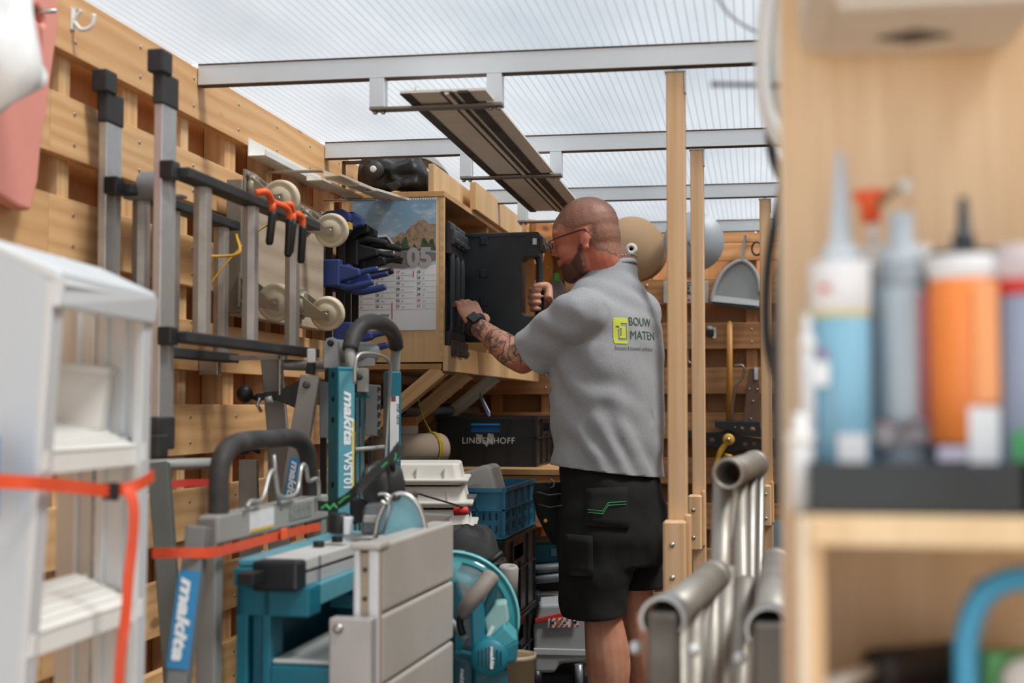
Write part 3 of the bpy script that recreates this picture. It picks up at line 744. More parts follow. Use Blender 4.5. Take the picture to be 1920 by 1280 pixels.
# wall hooks that carry them
for y, x1 in ((3.02, -1.13), (3.52, -1.13)):
    pass
b = B(); b.mm((-1.348, 3.30, zb-.06), (-1.30, 3.325, zb-.012)); b.mm((-1.3, 3.30, zb-.024), (-1.13, 3.325, zb-.0125)); b.mm((-1.145, 3.30, zb-.11), (-1.14, 3.325, zb-.0125))
tag(b.build('ladder_bracket', STEEL, None, .001), 'flat steel bracket carrying the hanging ladders, its end bent down', 'bracket')
# yellow webbing round the ladders
b = B(); P = bez([(-1.10, 3.36, zt+.02), (-1.2, 3.32, zt-.03), (-1.27, 3.2, zt-.16), (-1.3, 3.14, zt-.27)], 6); b.tube(P, .009, 6, sq=(.25, 1.3)); b.tube(bez([(-1.26, 3.1, zt-.12), (-1.22, 3.22, zt-.1), (-1.27, 3.34, zt-.04)], 6), .004, 6)
tag(b.build('lashing_strap', YEL), 'yellow webbing strap wound behind the rungs of the hanging ladders', 'strap')
# orange double hooks with black grips
def orange_hook(px, py, lab, k=1.):
    c = hx(px, py, -1.075); t = thing('ladder_hook', lab, 'hook', c+V((0, 0, -.08)), 'orange hooks over the ladder rail')
    b = B(); w = .085*k
    b.tube(bez([c+V((-.02, -.055*k, .012)), c+V((.0, -.04*k, .016)), c, c+V((.01, .05*k, -.004)), c+V((.012, .075*k, -.012)), c+V((.012, .085*k, -.03))], 5), .0078, 10); b.tube([c+V((0, .0, 0)), c+V((0, 0, -.025))], .008, 10)
    b.build('hook_arm', ORG, t)
    B().tube([c+V((0, 0, -.022)), c+V((0, 0, -.03)), c+V((-.006, -.002, -.092)), c+V((-.006, -.002, -.098))], [.0088, .0095, .009, .006], 12).build('grip', BLK, t)
    B().tube([c+V((.012, .085*k, -.028)), c+V((.012, .086*k, -.036)), c+V((.008, .086*k, -.11)), c+V((.008, .086*k, -.116))], [.0088, .0095, .009, .006], 12).build('grip', BLK, t)
    return t
orange_hook(511, 378, 'orange two-pronged hook with black grips hanging over the dark ladder rail, the nearer one')
orange_hook(549, 398, 'smaller orange hook with black grips half hidden behind the nearer orange hook', .45)
# the dolly: a board with four swivel wheels, hung on the wall
DX = -1.30
t = thing('furniture_dolly', 'wooden dolly board with four cream wheels, hung on the wall under the white channels', 'dolly', (DX, 3.76, 1.43))
fr = frame(V((DX, 3.76, 1.605)), Y, Z); B(fr).box((0, 0, 0), (.70, .03, .345)).build('board', wood('C6B5A0', '94816B', .0, .8, .6, 'greyed_plywood'), t, .004)
B().mm((DX+.0155, 3.42, 1.745), (DX+.022, 4.10, 1.778)).mm((DX-.02, 3.40, 1.44), (DX+.02, 3.412, 1.778)).build('edge_strip', mt('8B8377', .8, 0, .6), t, .002)
CREAM = mt('D8CDB4', .55, 0, .55, 16, 'A08C68')
def caster(y, z, sw):
    r = .048; fk = B(); a = V((DX+.017, y, z)); sd = V((0, math.cos(sw), math.sin(sw)))
    cx_ = a+V((.085, 0, 0))+sd*.03; ax = X.cross(sd).normalized()
    p = B(); p.box(a+V((.003, 0, 0)), (.006, .085, .085)); 
    for i in (-1, 1):
        for j in (-1, 1): p.lathe([(.008, 0), (.008, .008), (.003, .01)], a+V((.005, i*.03, j*.03)), X, 8)
    m = p.build('mounting_plate', mt('9C9384', .5, .4, .6), t, .001)
    for s in (-1, 1):
        P = [a+V((.012, 0, 0))+sd*.026, a+V((.03, 0, 0))+sd*.034, cx_+sd*.018+V((.012, 0, 0)), cx_+V((.012, 0, 0))-sd*.014, cx_+V((-.012, 0, 0))-sd*.012, a+V((.02, 0, 0))-sd*.028, a+V((.012, 0, 0))-sd*.026]
        fk.prism([q+ax*s*.021 for q in P], ax*s*.004)
    fk.lathe([(.03, 0), (.034, .006), (.03, .018)], a+V((.006, 0, 0)), X, 18)
    f = fk.build('fork', mt('A79E8E', .45, .5, .5), t)
    wh = B(); wh.lathe([(.010, -.017), (.030, -.015), (.034, -.009), (.040, -.012), (r, -.013), (r+.001, 0), (r, .013), (.040, .012), (.034, .009), (.030, .015), (.010, .017)], cx_, ax, 32)
    w_ = wh.build('wheel', CREAM, t); B().cyl(cx_-ax*.028, cx_+ax*.028, .0075, n=12).build('axle_bolt', STEEL, w_)
for y, z, sw in [(hx(px, py, DX+.1).y-.008, hx(px, py, DX+.1).z+.028, sw) for px, py, sw in ((621, 431, -1.35), (613, 587, -1.3), (526, 372, -1.4), (517, 566, -1.3))]: caster(y, z, sw)
# white hook high on the near end
hp_ = hx(135, 40, -1.35); t = thing('coat_hook', 'small white double coat hook screwed to the top rail', 'hook', hp_+V((0, 0, -.02)))
B().box(hp_+V((.002, 0, .004)), (.004, .018, .045)).build('plate', WHITE, t, .001)
B().tube(bez([hp_+V((.004, 0, .0)), hp_+V((.02, 0, -.018)), hp_+V((.04, .004, -.01)), hp_+V((.045, .004, .014))], 5), .0045, 8).build('prong', WHITE, t); B().tube(bez([hp_+V((.004, 0, .0)), hp_+V((.012, 0, .012)), hp_+V((.02, 0, .022))], 5), .0045, 8).build('prong', WHITE, t)
# pink foam kneeling mat with a hand hole
KX = -1.31
def kx(px, py): return hx(px, py, KX)
out = [(58, -40), (78, -30), (108, -5), (112, 30), (100, 120), (88, 210), (78, 270), (72, 340), (58, 395), (36, 388), (-5, 362), (-60, 330), (-60, -60)]
t = thing('kneeling_mat', 'salmon pink foam kneeling mat with a hand hole, behind the white bag', 'mat', kx(10, 380))
hole = [(62, 12), (72, 10), (84, 28), (86, 44), (78, 48), (66, 34)]
bm = bmesh.new(); vs = [bm.verts.new(kx(*p)) for p in out]; hs = [bm.verts.new(kx(*p)) for p in hole]
es = [bm.edges.new((vs[i], vs[(i+1) % len(vs)])) for i in range(len(vs))]+[bm.edges.new((hs[i], hs[(i+1) % len(hs)])) for i in range(len(hs))]
bmesh.ops.triangle_fill(bm, use_beauty=True, edges=es)
me = bpy.data.meshes.new('mat'); o0 = WM[t].translation
for v in bm.verts: v.co -= o0
bm.to_mesh(me); bm.free(); me.materials.append(mt('E79A8C', .8, 0, .2, 4)); mo = link('foam_sheet', me, WM[t], t)
s = mo.modifiers.new('t', 'SOLIDIFY'); s.thickness = .03; s.offset = 1
b_ = mo.modifiers.new('b', 'BEVEL'); b_.width = .006; b_.segments = 2
B().cyl(kx(74, 22)+V((-.035, 0, 0)), kx(74, 22)+V((.034, 0, .0)), .004, n=8).build('hanging_nail', STEEL, t)
# white plastic bag hung in front of it
cs = []
def bagp(px, py, r, q, k): return hd(px, py, 2.05), r, q, k
b = B(); rings = []
for i, (cx_, cy, rx, ry) in enumerate([(-40, -60, .05, .03), (-28, -10, .062, .05), (-22, 30, .060, .05), (-16, 70, .064, .06), (-8, 110, .070, .06), (2, 150, .070, .06), (-12, 180, .05, .05), (-40, 215, .02, .02)]):
    c = hd(cx_, cy, 2.05); R_ = []
    for j in range(36):
        a = 2*PI*j/36; k = 1+.13*math.sin(5*a+i*.9)+.07*math.sin(11*a+i*2.1)
        R_.append(c+CR*rx*k*math.cos(a)+CF*ry*k*math.sin(a)+Z*.012*math.sin(3*a+i))
    rings.append(R_)
b.loft(rings); bag = b.build('plastic_bag', mt('E4E7E9', .35, 0, .3, 6, 'B9BCBE'), None, sub=1)
tag(bag, 'crumpled white plastic bag hanging in front of the pink mat', 'bag')
# white plastic channels lying on wall brackets
cb = thing('channel_rack', 'pair of steel wall brackets holding the white plastic channels', 'bracket', (-1.3, 4.1, 1.86))
for y in (3.75, 4.3): B().mm((-1.348, y, 1.852), (-1.18, y+.02, 1.858)).build('bracket_arm', STEEL, cb, .001)
for i, (y0, y1, x, z, w_, yaw) in enumerate([(3.63, 4.28, -1.325, 1.880, .05, .0), (3.95, 4.33, -1.265, 1.862, .05, .04), (4.02, 4.50, -1.235, 1.885, .055, .09), (4.12, 4.36, -1.20, 1.872, .045, .16), (4.2, 4.42, -1.165, 1.866, .045, .22)]):
    d = V((math.sin(yaw), math.cos(yaw), 0)); p0 = V((x, y0, z)); fr = frame(p0, d, Z); L = y1-y0
    b = B(fr); h = .030 if i == 0 else .012
    b.mm((0, -w_/2, -.002), (L, w_/2, 0)).mm((0, w_/2-.002, 0), (L, w_/2, h*1.6)).mm((0, -w_/2, 0), (L, -w_/2+.002, h*.5))
    o = b.build('plastic_channel', [WHITE, mt('D9D2C6', .5), mt('C9B79E', .5), mt('C3BBB0', .5), mt('D6D0C5', .5)][i], None, .0006)
    tag(o, ['long white plastic channel lying nearest, under the top rail', 'short white channel behind the long one', 'beige white-edged channel tilted across the bracket', 'short tilted channel end, second from the calendar', 'short tilted channel end nearest the calendar'][i], 'channel', 'white channels on the wall bracket')
# bar clamps hanging between dolly and cabinet
def clamp(x, y, zt, zb, hz_, col, hc, lab, gl=1., flip=False, pad=False):
    t = thing('bar_clamp', lab, 'clamp', (x, y, zb), 'clamps hanging beside the cabinet')
    B().mm((x-.01, y-.003, zb), (x+.012, y+.003, zt)).build('bar', mt('2A2624', .5, .5, .3), t, .0006)
    b = B(); b.prism([(x-.03, y-.016, zt-.05), (x-.03, y-.016, zt-.015), (x+.005, y-.016, zt), (x+.045, y-.016, zt+.004), (x+.07, y-.016, zt-.01), (x+.07, y-.016, zt-.032), (x+.04, y-.016, zt-.04), (x+.02, y-.016, zt-.06)], (0, .032, 0)); jw = b.build('fixed_jaw', hc, t, .004)
    if pad: B().box((x+.055, y, zt-.047), (.03, .034, .022)).build('pad', mt('D0A637', .6), jw, .002)
    b = B(); b.box((x+.01, y, hz_), (.06, .04, .085)).prism([(x+.03, y-.015, hz_+.03), (x+.10, y-.015, hz_+.012), (x+.105, y-.015, hz_-.01), (x+.03, y-.015, hz_-.03)], (0, .03, 0)); b.build('sliding_body', col, t, .006)
    s = 1 if not flip else -1
    P = bez([(x+.02, y, hz_-s*.03), (x+.07*gl, y, hz_-s*.042), (x+.13*gl, y, hz_-s*.035), (x+.165*gl, y, hz_-s*.028)], 5)
    B().tube(P, [.013-.0002*i for i in range(len(P))], 10, sq=(1, .8)).build('grip', col, t)
    P = bez([(x+.02, y+.0, hz_+s*.01), (x+.07, y, hz_-s*.004), (x+.12, y, hz_+s*.006), (x+.155, y, hz_+s*.012)], 5)
    B().tube(P, [.010-.0001*i for i in range(len(P))], 10, sq=(1, .8)).build('trigger', hc, t)
    return t
NAVY = mt('2B3F78', .45, 0, .3, 14)
clamp(-1.285, 4.16, 1.80, 1.25, 1.61, NAVY, NAVY, 'blue bar clamp with its jaw above the wheels, nearest to the dolly', .85, False, True)
clamp(-1.27, 4.22, 1.80, 1.2, 1.60, NAVY, mt('22315E', .5), 'blue bar clamp behind the first, its blue grip pointing at the calendar', .9)
clamp(-1.265, 4.29, 1.78, 1.22, 1.685, BLK, BLK, 'black-handled bar clamp in front of the calendar, uppermost grip', .78, True)
clamp(-1.26, 4.36, 1.77, 1.22, 1.675, BLK, mt('1E1E20', .4), 'black-handled bar clamp next to the calendar, second grip from the top', .92, True)
clamp(-1.255, 4.19, 1.79, 1.2, 1.42, NAVY, NAVY, 'blue bar clamp with its body lowest, behind the foam handle', .9)
clamp(-1.25, 4.325, 1.77, 1.24, 1.66, BLK, BLK, 'black bar clamp with a thick grip just above the blue grips', .75)
# the steel corner bracket at the second roof bar
b = B(); b.mm((-1.30, 4.36, 1.98), (-1.21, 4.375, 1.99)).mm((-1.305, 4.36, 1.87), (-1.297, 4.375, 1.99)); tag(b.build('corner_bracket', mt('6B5445', .6, .5, .5), None), 'rusty steel corner bracket below the second roof bar', 'bracket')
# ------------------------------------------------------------------ the cabinet and what is on it
CY = 4.5; CX = hy(831, 560, CY).x; print('CX', CX)
ctz = hy(831, 368, CY).z; cbz = hy(831, 690, CY).z; CE = 6.42
BIRCH = ply('DDBA8C', 'C99F6C')
t = thing('hanging_cabinet', 'open-fronted plywood cabinet on the wall, filled with black tool cases', 'cabinet', (-1.17, 5.4, cbz))
B().mm((WX+.002, CY, cbz+.02), (CX, CY+.018, ctz)).build('side_panel', BIRCH, t, .001)
B().mm((WX+.002, CE-.018, cbz), (CX, CE, ctz)).build('side_panel', BIRCH, t, .001)
B().mm((CX-.012, CY-.001, cbz+.03), (CX+.002, CY+.019, ctz+.0)).build('edge_strip', RACK, t, .001)
B().mm((WX+.002, CY-.004, ctz), (CX+.004, CE+.01, ctz+.018)).build('top_board', ply('D3A875', 'B98B55'), t, .001)
tb = hy(831, 660, CY).z
B().mm((WX+.002, CY, tb-.055), (CX-.005, CE, tb-.037)).build('bottom_board', ply('C59A66', 'A97C49'), t, .001)
B().mm((WX+.003, CY+.018, cbz+.02), (WX+.012, CE-.018, ctz)).build('back_board', ply('9A6C40', '7E5430'), t)
p1 = V((CX, CY-.006, tb-.023)); p2 = V((CX, CE-.3, tb-.023)); board('front_lip', (CX+.009, CY-.006, tb-.02), (CX+.009, CE, tb-.02), .083, .018, Z, BIRCH, t)
for y in (5.28,): B().mm((CX-.3, y, tb-.04), (CX-.003, y+.015, ctz)).build('divider', ply('D3A875', 'B98B55'), t)
# plywood struts under it
for i, (y, f_) in enumerate(((4.53, 1.), (4.95, 1.), (5.5, 1.))):
    a = V((CX-.01, y, tb-.055)); e = V((WX+.03, y, tb-.055-.25))
    s = B(frame((a+e)/2, e-a, Z)); L = (e-a).length
    for k in range(5): s.mm((-L/2, -.03+.012*k, -.022), (L/2, -.03+.012*k+.0105, .022), k % 2)
    o = s.build('strut', [RACK, wood('B98750', '8F6235')], t, .0005)
# things under the cabinet against the wall: grey tubes on pegs
tr = thing('tube_rack', 'pair of wooden pegs under the cabinet carrying long grey tubes', 'rack', (-1.3, 5.2, 1.12))
for y in (4.75, 5.9): board('peg', (WX, y, 1.155), (WX+.20, y, 1.155), .03, .03, Z, PINE_D, tr)
TL = ['long grey tube under the cabinet, closest to the wall', 'long grey tube under the cabinet, second from the wall', 'long grey tube under the cabinet, third from the wall', 'long grey tube under the cabinet, farthest from the wall', 'grey tube lying on top of the others, nearer the wall', 'grey tube lying on top of the others, farther from the wall']
for k, (x, z) in enumerate(((-1.31, 1.19), (-1.27, 1.19), (-1.23, 1.19), (-1.19, 1.19), (-1.29, 1.225), (-1.25, 1.225))):
    tag(B().pipe((x, 4.6+.03*k, z), (x, 6.1-.04*k, z), .018, .015, 14).build('grey_tube', mt('5C5A58', .5, .3, .4), None), TL[k], 'tube', 'grey tubes under the cabinet')
# calendar
cal = thing('wall_calendar', 'spiral-bound month calendar with a landscape photo, pinned to the side of the cabinet', 'calendar', hy(735, 622, CY))
def cp(px, py, k=0): q = hy(px, py, CY-.004-k); return q
c00 = cp(656, 620); c10 = cp(817, 622); c01 = cp(662, 374); c11 = cp(818, 370)
x0, x1, z0, z1 = (c00.x+c01.x)/2, c11.x, c00.z, c11.z; W_, H_ = x1-x0, z1-z0
B().mm((x0, CY-.004, z0), (x1, CY-.0012, z1)).build('paper_block', mt('DDDFE3', .6, 0, .05), cal, .0003)
def cq(u, v, k=.0046): return V((x0+W_*u, CY-k, z0+H_*v))
def poly(name, pts, mat, k): return B().prism([cq(u, v, k) for u, v in pts], (0, .0003, 0)).build(name, mat, cal)
def skyprint():
    m, nt, b = _mat('printed_sky'); tc = nt.nodes.new('ShaderNodeTexCoord'); sp = nt.nodes.new('ShaderNodeSeparateXYZ'); nt.links.new(tc.outputs['Generated'], sp.inputs[0])
    n = _noise(nt, _objvec(nt, (5, 5, 14), False), 2.2, 5, .6)
    c = _mix(nt, sp.outputs['Z'], hexc('A9BCC9'), hexc('6F97B5')); c = _mix(nt, _ramp(nt, n, .5, .8), c, hexc('D9DDE0'))
    nt.links.new(c, b.inputs['Base Color']); b.inputs['Roughness'].default_value = .35; return m
poly('photo_print', [(.0, .50), (.0, .985), (1, .985), (1, .50), (.62, .465)], skyprint(), .0046)
poly('photo_print', [(.0, .505), (.0, .60), (.4, .60), (1, .585), (1, .525), (.62, .468)], mt('7C7270', .4, 0, .3, 30), .0050)
rk = [(.42, .62), (.47, .70), (.52, .705), (.58, .74), (.64, .735), (.70, .79), (.76, .80), (.80, .835), (.86, .83), (.92, .80), (1, .80), (1, .60), (.42, .60)]
poly('photo_print', rk, mt('A58B72', .5, 0, .9, 60, '5E4A3B'), .0049)
tr_ = [(.30, .60)]+[(.30+.7*i/22, .655+.035*math.sin(i*1.9)+.035*math.sin(i*.7+1)) for i in range(23)]+[(1, .60)]
poly('photo_print', tr_, mt('46583A', .6, 0, .9, 70, '22301F'), .0051)
# the camper van in the picture
van = [(.22, .56), (.20, .63), (.24, .72), (.42, .73), (.50, .66), (.52, .58), (.50, .555), (.3, .545)]
poly('photo_print', van, mt('E1E3E5', .5), .0054); poly('photo_print', [(.27, .66), (.29, .705), (.42, .71), (.48, .655)], mt('2B333D', .4), .0057); poly('photo_print', [(.32, .575), (.32, .60), (.5, .605), (.49, .575)], mt('55595E', .4), .0057); poly('photo_print', [(.2, .53), (.36, .505), (.52, .52), (.5, .55)], mt('3D3A3B', .5), .0055)
text('05', cq(.66, .485, .0056), X, Z, .083, mt('A8A3A4', .5), cal, bold=.004, ext=.0002)
LG = mt('8E9196', .6); LR = mt('C6394A', .6); LD_ = mt('3A3D42', .6); LN = mt('B9BCC2', .6)
for c in range(4):
    for r in range(7):
        d = c*8+r+1
        if d > 31: break
        u, v = .04+.245*c, .43-.043*r
        B().box(cq(u+.11, v-.012, .0044), (W_*.23, .0003, .0006)).build('ruled_line', LN, cal)
        text('%02d' % d, cq(u, v, .0045), X, Z, .0125, LR if d % 7 in (2, 3) else LD_, cal, ext=.0001, bold=.0002); text(('ma', 'di', 'wo', 'do', 'vr', 'za', 'zo')[d % 7], cq(u+.065, v, .0045), X, Z, .009, LG, cal, ext=.0001)
B().box(cq(.735, .425, .0046), (.003, .0004, .02)).build('marker', LR, cal); B().box(cq(.485, .15, .0046), (.003, .0004, .055)).build('marker', LR, cal); B().box(cq(.40, .115, .0046), (.03, .0004, .008)).build('small_print', LG, cal)
for k in range(34): 
    p = cq(.03+.945*k/33, .995, .002)
    B().tube([p+V((0, -.004*math.cos(a), .0055*math.sin(a))) for a in [2*PI*i/8 for i in range(8)]], .0009, 5, closed=True).build('spiral_ring', BLKG, cal)
B().box(cq(.46, 1.0, .006), (.022, .004, .012)).build('pin', mt('B9793F', .6), cal, .002)
# black tool cases standing in the cabinet, carrying edge outward
CASE = mt('1D2024', .42, 0, .35, 12, '34383D'); CASEG = mt('2C3237', .4, 0, .3)
cz0 = tb-.037; cz1 = ctz-.075
def tool_case(y, th, x1, lab, grp=None, held=False, z0=None, h=None, wd=.345):
    z0 = cz0 if z0 is None else z0; h = (cz1-z0) if h is None else h; z1_ = z0+h
    t = thing('tool_case', lab, 'tool case', (x1-wd/2, y+th/2, z0), grp); x0_ = x1-wd; zm = (z0+z1_)/2
    hw = .052; hh = h*.27                      # recess for the grip, open towards x1
    P = [(x0_, z0), (x1-.006, z0), (x1, z0+.006), (x1, zm-hh), (x1-hw, zm-hh), (x1-hw-.012, zm-hh+.012), (x1-hw-.012, zm+hh-.012), (x1-hw, zm+hh), (x1, zm+hh), (x1, z1_-.006), (x1-.006, z1_), (x0_, z1_)]
    for nm, ya, yb in (('lid', y, y+th*.32), ('tray', y+th*.34, y+th)):
        B().prism([(px_, ya, pz) for px_, pz in P], (0, yb-ya, 0)).build(nm, CASE, t, .003)
    B().tube(bez([(x1-.014, y+th/2, zm-hh-.004), (x1-.006, y+th/2, zm-hh+.02), (x1-.006, y+th/2, zm), (x1-.006, y+th/2, zm+hh-.02), (x1-.014, y+th/2, zm+hh+.004)], 4), .013, 10, sq=(1, .8)).build('handle', CASEG, t)
    for s in (-1, 1):
        zc = zm+s*(hh+(h/2-hh)*.52); b = B(); b.mm((x1-.002, y+.004, zc-.026), (x1+.012, y+th-.006, zc+.026)).mm((x1+.010, y+.012, zc-.02), (x1+.018, y+th-.014, zc-.004)); b.build('latch', CASEG, t, .003)
    # ribs and corner pads on the broad side
    for zz in (z0+.03, z0+h*.36, z0+h*.62, z1_-.03): B().box((x0_+wd*.52, y-.001, zz), (.028, .006, .030)).build('stud_pad', CASE, t, .003)
    B().mm((x0_+.02, y-.0025, z1_-.016), (x1-.05, y+.001, z1_-.004)).build('rib', CASE, t, .001); B().mm((x0_+.02, y-.0025, z0+.004), (x1-.05, y+.001, z0+.016)).build('rib', CASE, t, .001)
    return t
ordn = ['nearest the cabinet side', 'second from the cabinet side', 'third from the cabinet side', 'behind the man’s fingers', 'last before the one he pulls out']
ordn[3] = 'fourth from the cabinet side'
for i in range(4):
    tool_case(4.535+.097*i, .088, CX+.016-.004*i-(.05 if i > 2 else 0), 'slim black tool case in the cabinet, '+ordn[i], 'black cases in the cabinet')
hc_ = haR; hw_ = MF @ haR
cyh = hw_.y; print('hand', hw_)
tc_ = tool_case(cyh-.045, .09, hw_.x+.006, 'black tool case the man is pulling out by its handle', None, True, hy(1000, 640, 5.0).z, hy(1000, 436, 5.0).z-hy(1000, 640, 5.0).z, .42)
B().box((hw_.x-.01, cyh-.052, hy(1000, 452, 5.0).z-.005), (.014, .002, .022)).build('sticker', WHITE, tc_)
# on top: timber, black bag with a plaster disc, spirit level
zt_ = ctz+.018
b1 = board('timber_offcut', (-1.045, CY-.0, zt_+.045), (-1.045, CY+.62, zt_+.045), .09, .02, Z, BIRCH); tag(b1, 'pale plywood strip standing on edge on the cabinet, beside the black bag', 'board', 'boards on the cabinet')
pz = hx(900, 400, CX+.01); y1_ = pz.y
b2 = board('timber_offcut', (CX+.008, y1_-.12, zt_+.05), (CX+.008, y1_+.85, zt_+.05), .10, .022, Z, BIRCH); tag(b2, 'pale board standing on edge at the front of the cabinet top, farther back', 'board', 'boards on the cabinet')
b = B(); b.mm((CX-.06, y1_-.28, zt_), (CX-.035, y1_+.3, zt_+.045)).mm((CX-.0601, y1_-.281, zt_+.008), (CX-.034, y1_-.2, zt_+.037), 1); tag(b.build('spirit_level', [YEL, BLK], None, .001), 'yellow spirit level with a black end lying between the boards on the cabinet', 'level')
bg_ = thing('folded_bag', 'crumpled black canvas bag with a round grey disc, on the cabinet top', 'bag', (-1.17, 4.62, zt_))
def bp(px, py, y): return hy(px, py, y)
KB = [(672, 334, .012, .022), (680, 324, .035, .050), (700, 324, .065, .070), (730, 328, .075, .062), (755, 333, .08, .058), (775, 330, .08, .066), (792, 332, .07, .062), (803, 338, .03, .035)]
cs_ = bez([bp(px, py, 4.62) for px, py, _, _ in KB], 6); rs_ = bez([(0, q[2], q[3]) for q in KB], 6); R_ = []
for i, (c, r) in enumerate(zip(cs_, rs_)):
    r2 = []
    for j in range(96):
        a = 2*PI*j/96; q = c+V((0, r.y*math.cos(a), r.z*math.sin(a)))
        rg = 1-abs(noise.noise(V((q.x*13, q.y*9, q.z*15))+V((4, 2, 1))))*2.0
        k = .95+.40*(rg-.5)+.12*noise.noise(q*34); q = c+(q-c)*k; q.z = max(q.z, zt_+.001+.004*abs(math.sin(i))); r2.append(q)
    R_.append(r2)
B().loft(R_).build('canvas', mt('1B1B1B', .5, 0, .3, 6), bg_)
P = bez([bp(775, 300, 4.66), bp(795, 296, 4.72), bp(820, 318, 4.9), bp(842, 350, 5.15), bp(852, 362, 5.3)], 6)
b = B(); b.tube(P, [.03-.0006*i for i in range(len(P))], 12, sq=(.6, 1.2)); b.build('hanging_strap', mt('161616', .38, 0, .3, 6), bg_)
p = bp(700, 317, 4.52); b = B(); b.lathe([(.008, 0), (.030, 0), (.030, .045), (.0, .045)], p, Y, 28).lathe([(.030, .046), (.044, .05), (.044, .06), (.02, .06)], p, Y, 20); b.build('roller_end', mt('3A3436', .6), bg_); B().lathe([(.0045, -.004), (.011, -.004), (.011, .002), (.0045, .002)], p+V((0, -.001, 0)), Y, 18).build('white_bush', WHITE, bg_)
P = [bp(732, 355, 4.495), bp(722, 345, 4.5), bp(745, 338, 4.5), bp(752, 346, 4.495)]; b = B(); b.prism([q for q in P], (0, .03, 0)); b.build('flap', mt('1A1A1A', .38, 0, .3, 6), bg_, .003)
# ------------------------------------------------------------------ guide rail hung under the roof bars
def rx(px, y): return hy(px, 300, y).x
RZ = 1.985
def rz_at(px, py, z): return hz(px, py, z)
zr = 1.925
e0 = hz(830, 172, zr); e1 = hz(1045, 395, zr); w0 = .205; print('rail', e0, e1)
t = thing('guide_rail', 'long grey saw guide rail with black strips lying in hangers under the roof', 'guide rail', (e0.x, e0.y, zr))
d = (e1-e0).normalized(); L = (e1-e0).length; fr = frame(e0, d, Z)
def rstrip(nm, a, b_, z0, z1, m, ln=L): B(fr).mm((0, a, z0), (ln, b_, z1)).build(nm, m, t)
DK = mt('3A3532', .6, 0, .3); GM = mt('E6E1D8', .6, 0, .2, 8)
rstrip('aluminium_profile', -.10, .10, 0, .006, GM); rstrip('black_strip', .078, .101, -.003, .002, DK); rstrip('black_strip', -.022, .006, -.003, .002, DK); rstrip('black_strip', -.060, -.034, -.004, .002, DK); rstrip('ridge', -.014, -.004, -.006, 0, GM)
rstrip('ridge', .062, .066, .004, .014, GM)
for i, (y, pxa, pxb) in enumerate(((3.29, 692, 940), (4.33, 862, 1052), (5.39, 970, 1100))):
    a = hy(pxa, 170, y-.02).x; b_ = hy(pxb, 160, y-.02).x
    h = thing('rail_hanger', ['white aluminium hanger under the first roof bar, at the guide rail’s near end', 'white aluminium hanger under the second roof bar, holding the guide rail', 'white aluminium hanger under the third roof bar near the man’s head'][i], 'hanger', ((a+b_)/2, y, 1.915), 'hangers of the guide rail')
    for x in (a+.018, b_-.018): B().mm((x-.018, y-.018, 1.921), (x+.018, y+.018, 1.9905)).build('leg', ALUW, h, .001)
    B().mm((a-.0, y-.019, 1.914), (b_, y+.019, 1.9205)).build('cross_bar', mt('8B857E', .5, .4, .3), h, .001)
    for x in (a+.01, a+.03, b_-.01, b_-.03): B().lathe([(.006, 0), (.006, -.006), (.003, -.008)], (x, y, 1.914), Z, 8).build('screw', STEEL, h)
# ------------------------------------------------------------------ folded machines and ladder on the left
def L3(l, d, z): return CR*l+CF*d+Z*z
def ribbon(pts, w, dirs, n=8, th=.0016):
    """flat strap: width direction given at each point"""
    P = bez(pts, n); D = bez([V(d) for d in dirs], n); vs, m = [], len(P)
    b = B(); 
    R = []
    for i, p in enumerate(P):
        t = (P[min(i+1, m-1)]-P[max(i-1, 0)]).normalized(); d = (D[i]-t*D[i].dot(t)).normalized(); nn = t.cross(d)
        R.append([p+d*w/2+nn*th/2, p-d*w/2+nn*th/2, p-d*w/2-nn*th/2, p+d*w/2-nn*th/2])
    return b.loft(R, sm=False)
# stepladder, folded, leaning on its neighbours
A0 = L3(-.660, 1.80, 0); rr_ = (Z+CR*.058); Wv = CR*.100+CF*.367; Nn = (CR*-.99+CF*.14).normalized(); Wn = (CR*.052+CF*.367).normalized()
st = thing('stepladder', 'folded white aluminium stepladder in the near left corner, orange strap round it', 'stepladder', A0+Wv*.5)
def sl_(w, n, z, dz=0): return A0+Wv*w+Nn*n+CR*(.058-.053*w)*z+Z*(z+dz)      # the rails converge towards the top
def plate(nm, w, n0, n1, z0, z1, th, par, m=ALUW, wofs=0):
    b = B(); P = [sl_(w, n0, z0), sl_(w, n1, z0), sl_(w, n1, z1, (n1)*.5), sl_(w, n0, z1, n0*.5)]
    b.prism(P, Wn*th); return b.build(nm, m, par, .0015)
BLA = mt('C9D6E2', .4, .2, .2, 4)
r = plate('rail', -.03, .0, .112, 0, 1.362, .012, st, BLA)
plate('front_flange', -.03, -.004, .006, 0, 1.362, .034, r); plate('front_flange', .90, -.004, .010, 0, 1.362, .034, r)
r2 = plate('rail', .97, .0, .078, 0, 1.362, .010, st)
plate('rib', .955, .030, .036, 0, 1.36, .008, r2); plate('rib', .955, .060, .066, 0, 1.36, .008, r2)
r3 = plate('rear_rail', 1.06, .098, .155, 0, 1.36, .010, st, mt('D2CCC4', .45, .2, .3, 5)); plate('rib', 1.04, .118, .124, 0, 1.36, .008, r3)
plate('rear_rail', .1, .125, .18, 0, 1.33, .010, st); plate('dark_slot', 1.09, .080, .096, 0, 1.34, .004, st, DGREY)
